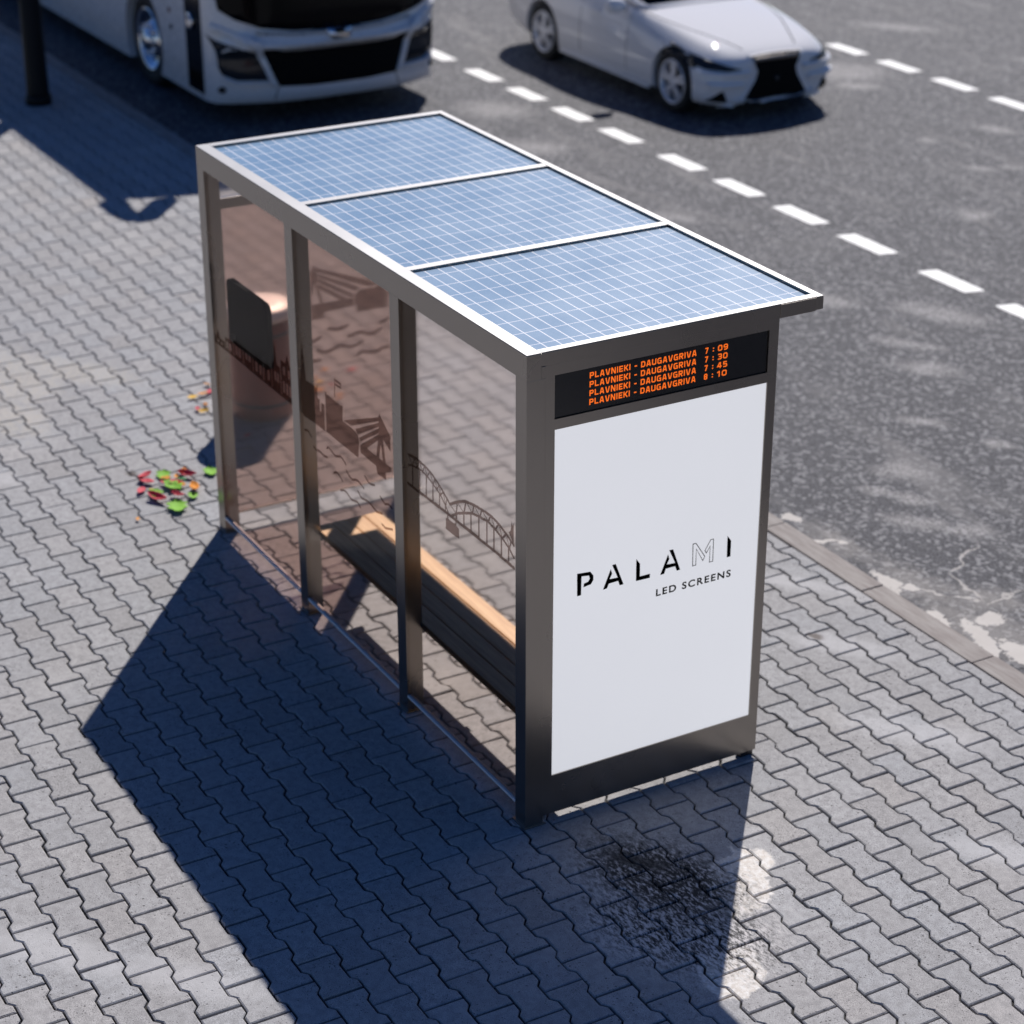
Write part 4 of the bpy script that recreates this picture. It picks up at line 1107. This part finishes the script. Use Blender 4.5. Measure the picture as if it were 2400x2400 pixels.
for s in (1, -1):
    org = Vector((U0, CY + s * 2, RZ))
    patch(gb, [(1.85, 1.05), (2.35, 1.28), (2.9, 1.34), (3.45, 1.30), (3.8, 1.10), (2.8, 1.055)], org, (1, 0, 0), (0, 0, 1), (0, -s, 0), "side_window", M['dark_glass'], CA, off=.006, res=.08)
    mi = MB()
    cx, cy, cz = 12.50, CY + s * 1.0, RZ + .985
    prof = [(.0001, -.12), (.05, -.115), (.075, -.08), (.085, 0), (.08, .07), (.06, .095), (.0001, .10)]
    mi.lathe([(r, h) for r, h in prof], (cx, cy, cz), 'Y', 20)
    mo = mi.build("door_mirror", M['car_paint'], CA)
    MB().tube([(cx + .03, CY + s * .84, RZ + .93), (cx, CY + s * .93, RZ + .955)], .022, 8).build("mirror_stalk", M['black'], mo)
    hd = MB().box(13.02, 13.22, CY + s * .897 - .012, CY + s * .897 + .016, RZ + .80, RZ + .828).build("door_handle", M['car_paint'], CA, bevel=.008)
    for x in WX: wheel(CA, x, CY + s * .775, RZ + .335, .335, .225, .245, s, 5, 'car')
    sl = [(11.93, .17), (13.86, .19), (13.86, .225), (11.93, .205)]
    MB().prism([(a, b + RZ) for a, b in sl], 1, CY + s * .875, CY + s * .915).build("sill", M['car_paint'], CA, bevel=.008)

# ================================================================== black post by the kerb
PO = empty("lamp_post", (14.87, -2.36, 0), "thick black tapering post standing on the pavement beside the coach", "post")
MB().lathe([(.128, .10), (.122, .12), (.075, 5.2), (.0001, 5.22)], (14.87, -2.36, 0), n=32).build("shaft", M['pole'], PO)
MB().lathe([(.145, 0), (.145, .09), (.128, .10)], (14.87, -2.36, 0), n=32).build("base_collar", M['black'], PO)

# ================================================================== fallen leaves
def leaf_mat(name, col, back):
    m, n, l, b = new_mat(name)
    v = objvec(n)
    f = noise(n, l, v, 40, 4)
    l.new(mixc(n, l, f, back, col), b.inputs['Base Color'])
    b.inputs['Roughness'].default_value = .75
    return m
LM = dict(r=leaf_mat("red_leaf", (.72, .07, .09), (.52, .04, .07)), g=leaf_mat("green_leaf", (.22, .50, .02), (.16, .38, .015)),
          o=leaf_mat("orange_leaf", (.80, .34, .02), (.70, .22, .01)), y=leaf_mat("yellow_leaf", (.85, .52, .04), (.75, .42, .03)),
          dg=leaf_mat("dark_green_leaf", (.03, .22, .06), (.02, .14, .04)))
def leaf_mesh(kind, curl, seed):
    """kind 0 pointed oval, kind 1 lobed; unit length along x"""
    r = random.Random(seed)
    nu, nv = 13, 7
    v, f = [], []
    for i in range(nu):
        t = i / (nu - 1)
        w = .30 * math.sin(math.pi * t ** .85) ** .8
        if kind: w = (.40 * math.sin(math.pi * t ** .8) ** .6) * (1 + .28 * math.cos(t * 19 + 1))
        w = max(w, .006)
        for j in range(nv):
            s = j / (nv - 1) * 2 - 1
            a = s * w
            z = .10 * curl * abs(s) ** 1.6 * (w / .3) + .35 * curl * (t - .5) ** 2 * 1.6 + r.uniform(-.01, .01)
            v.append((t - .5 + (.10 * abs(s) if kind else .02 * abs(s)), a * (1 - .25 * curl * abs(s)), z))
    for i in range(nu - 1):
        for j in range(nv - 1): f.append((i * nv + j, i * nv + j + 1, (i + 1) * nv + j + 1, (i + 1) * nv + j))
    me = bpy.data.meshes.new("leaf")
    b = len(v)
    v2 = v + [(x, y, z - .012) for x, y, z in v]
    f2 = f + [tuple(reversed([q + b for q in p])) for p in f]
    ed = {}
    for p in f:
        for a, c in zip(p, p[1:] + p[:1]): ed.setdefault(frozenset((a, c)), []).append((a, c))
    f2 += [(c, a, a + b, c + b) for e in ed.values() if len(e) == 1 for a, c in e]
    me.from_pydata(v2, [], f2)
    for p in me.polygons: p.use_smooth = True
    return me
LEAF = {k: [leaf_mesh(1 if k in 'gdg' else 0, c, s + 31 * ord(k[0])) for s, c in ((1, .5), (2, .9), (3, 1.3))] for k in LM}
for k in LEAF:
    for me in LEAF[k]: me.materials.append(LM[k])
def leaf(x, y, k, size, ang, label, group, var=0, tilt=0):
    o = bpy.data.objects.new("fallen_leaf", LEAF[k][var % 3])
    COL.objects.link(o)
    o.rotation_euler = (tilt, random.uniform(-.12, .12), math.radians(ang)); o.scale = (size,) * 3
    o.location = (x, y, .012 + size * .10 * abs(math.sin(tilt)) + .004)
    tag(o, label, "leaf", group)
CL = "fallen leaves in the bright cluster left of the shelter"
for q in (
 (4.89, .155, 'r', .15, 120, "red curled leaf at the far left end of the cluster", 2),
 (4.81, .175, 'r', .14, 35, "red leaf crossing under the leftmost red leaf, pointing down right", 1),
 (4.868, .031, 'g', .14, 150, "green lobed leaf at the top of the cluster beside a small orange one", 0),
 (4.84, -.098, 'o', .11, 140, "orange leaf at the top right of the cluster", 2),
 (4.792, -.034, 'o', .08, 150, "small orange leaf just below the top right orange leaf", 1),
 (4.775, -.105, 'r', .17, 215, "long red leaf with a raised tip at the cluster's upper right edge", 2),
 (4.761, -.262, 'g', .14, 170, "green lobed leaf lying apart beside the shelter's far post", 0),
 (4.804, .039, 'o', .08, 60, "small orange leaf under the topmost green leaf", 0),
 (4.714, .072, 'r', .11, 30, "red leaf touching the left side of the middle green leaf", 1),
 (4.703, .001, 'r', .11, 40, "red leaf lying above the middle green leaf", 1),
 (4.632, .047, 'g', .17, 20, "green lobed leaf in the middle of the cluster among red leaves", 1),
 (4.547, -.062, 'o', .17, 160, "broad orange leaf arching over its shadow at the cluster's right side", 2),
 (4.696, .254, 'r', .11, 140, "small flat red leaf at the lower left of the cluster", 0),
 (4.67, .184, 'o', .06, 60, "tiny orange leaf between two red leaves on the left", 0),
 (4.608, .183, 'g', .14, 150, "green lobed leaf partly under the lowest red leaf", 0),
 (4.52, .205, 'r', .19, 205, "large red leaf with upturned tip at the bottom left of the cluster", 2),
 (4.51, .069, 'r', .12, 215, "narrow red leaf standing on edge below the middle green leaf", 2),
 (4.457, -.017, 'g', .10, 160, "small green leaf at the lower right of the cluster", 0),
 (4.349, .135, 'g', .19, 165, "biggest green lobed leaf at the very bottom of the cluster", 0),
 (4.293, .427, 'o', .05, 170, "tiny orange leaf lying alone on the blocks nearest the camera", 0),
 (4.73, -.04, 'dg', .09, 200, "dark green leaf peeping out below the long red leaf", 1),
 (4.65, -.008, 'o', .10, 30, "orange leaf tucked behind the middle green leaf", 1)):
    leaf(q[0], q[1], q[2], q[3] * .92, q[4], q[5], CL, q[6], random.uniform(-.2, .2))
G2 = "small fallen leaves by the litter bin"
for k, lab in (('o', "small orange leaf on the paving around the litter bin"), ('y', "small yellow leaf on the paving around the litter bin"), ('r', "small red leaf on the paving around the litter bin")):
    spots = {'o': [(6.24, -.84), (6.08, -.74), (5.87, -.68), (5.98, -1.60), (5.57, -1.61), (5.49, -1.57), (6.09, -1.73), (5.72, -1.52)],
             'y': [(6.06, -.65), (5.77, -.62), (5.77, -1.50), (5.88, -1.59)], 'r': [(6.10, -.80), (5.83, -.60), (5.77, -1.64), (5.99, -1.91), (5.2, -.72)]}[k]
    for i, (x, y) in enumerate(spots):
        leaf(x, y, k, random.uniform(.06, .09), random.uniform(0, 360), lab, G2, i, random.uniform(-.3, .3))
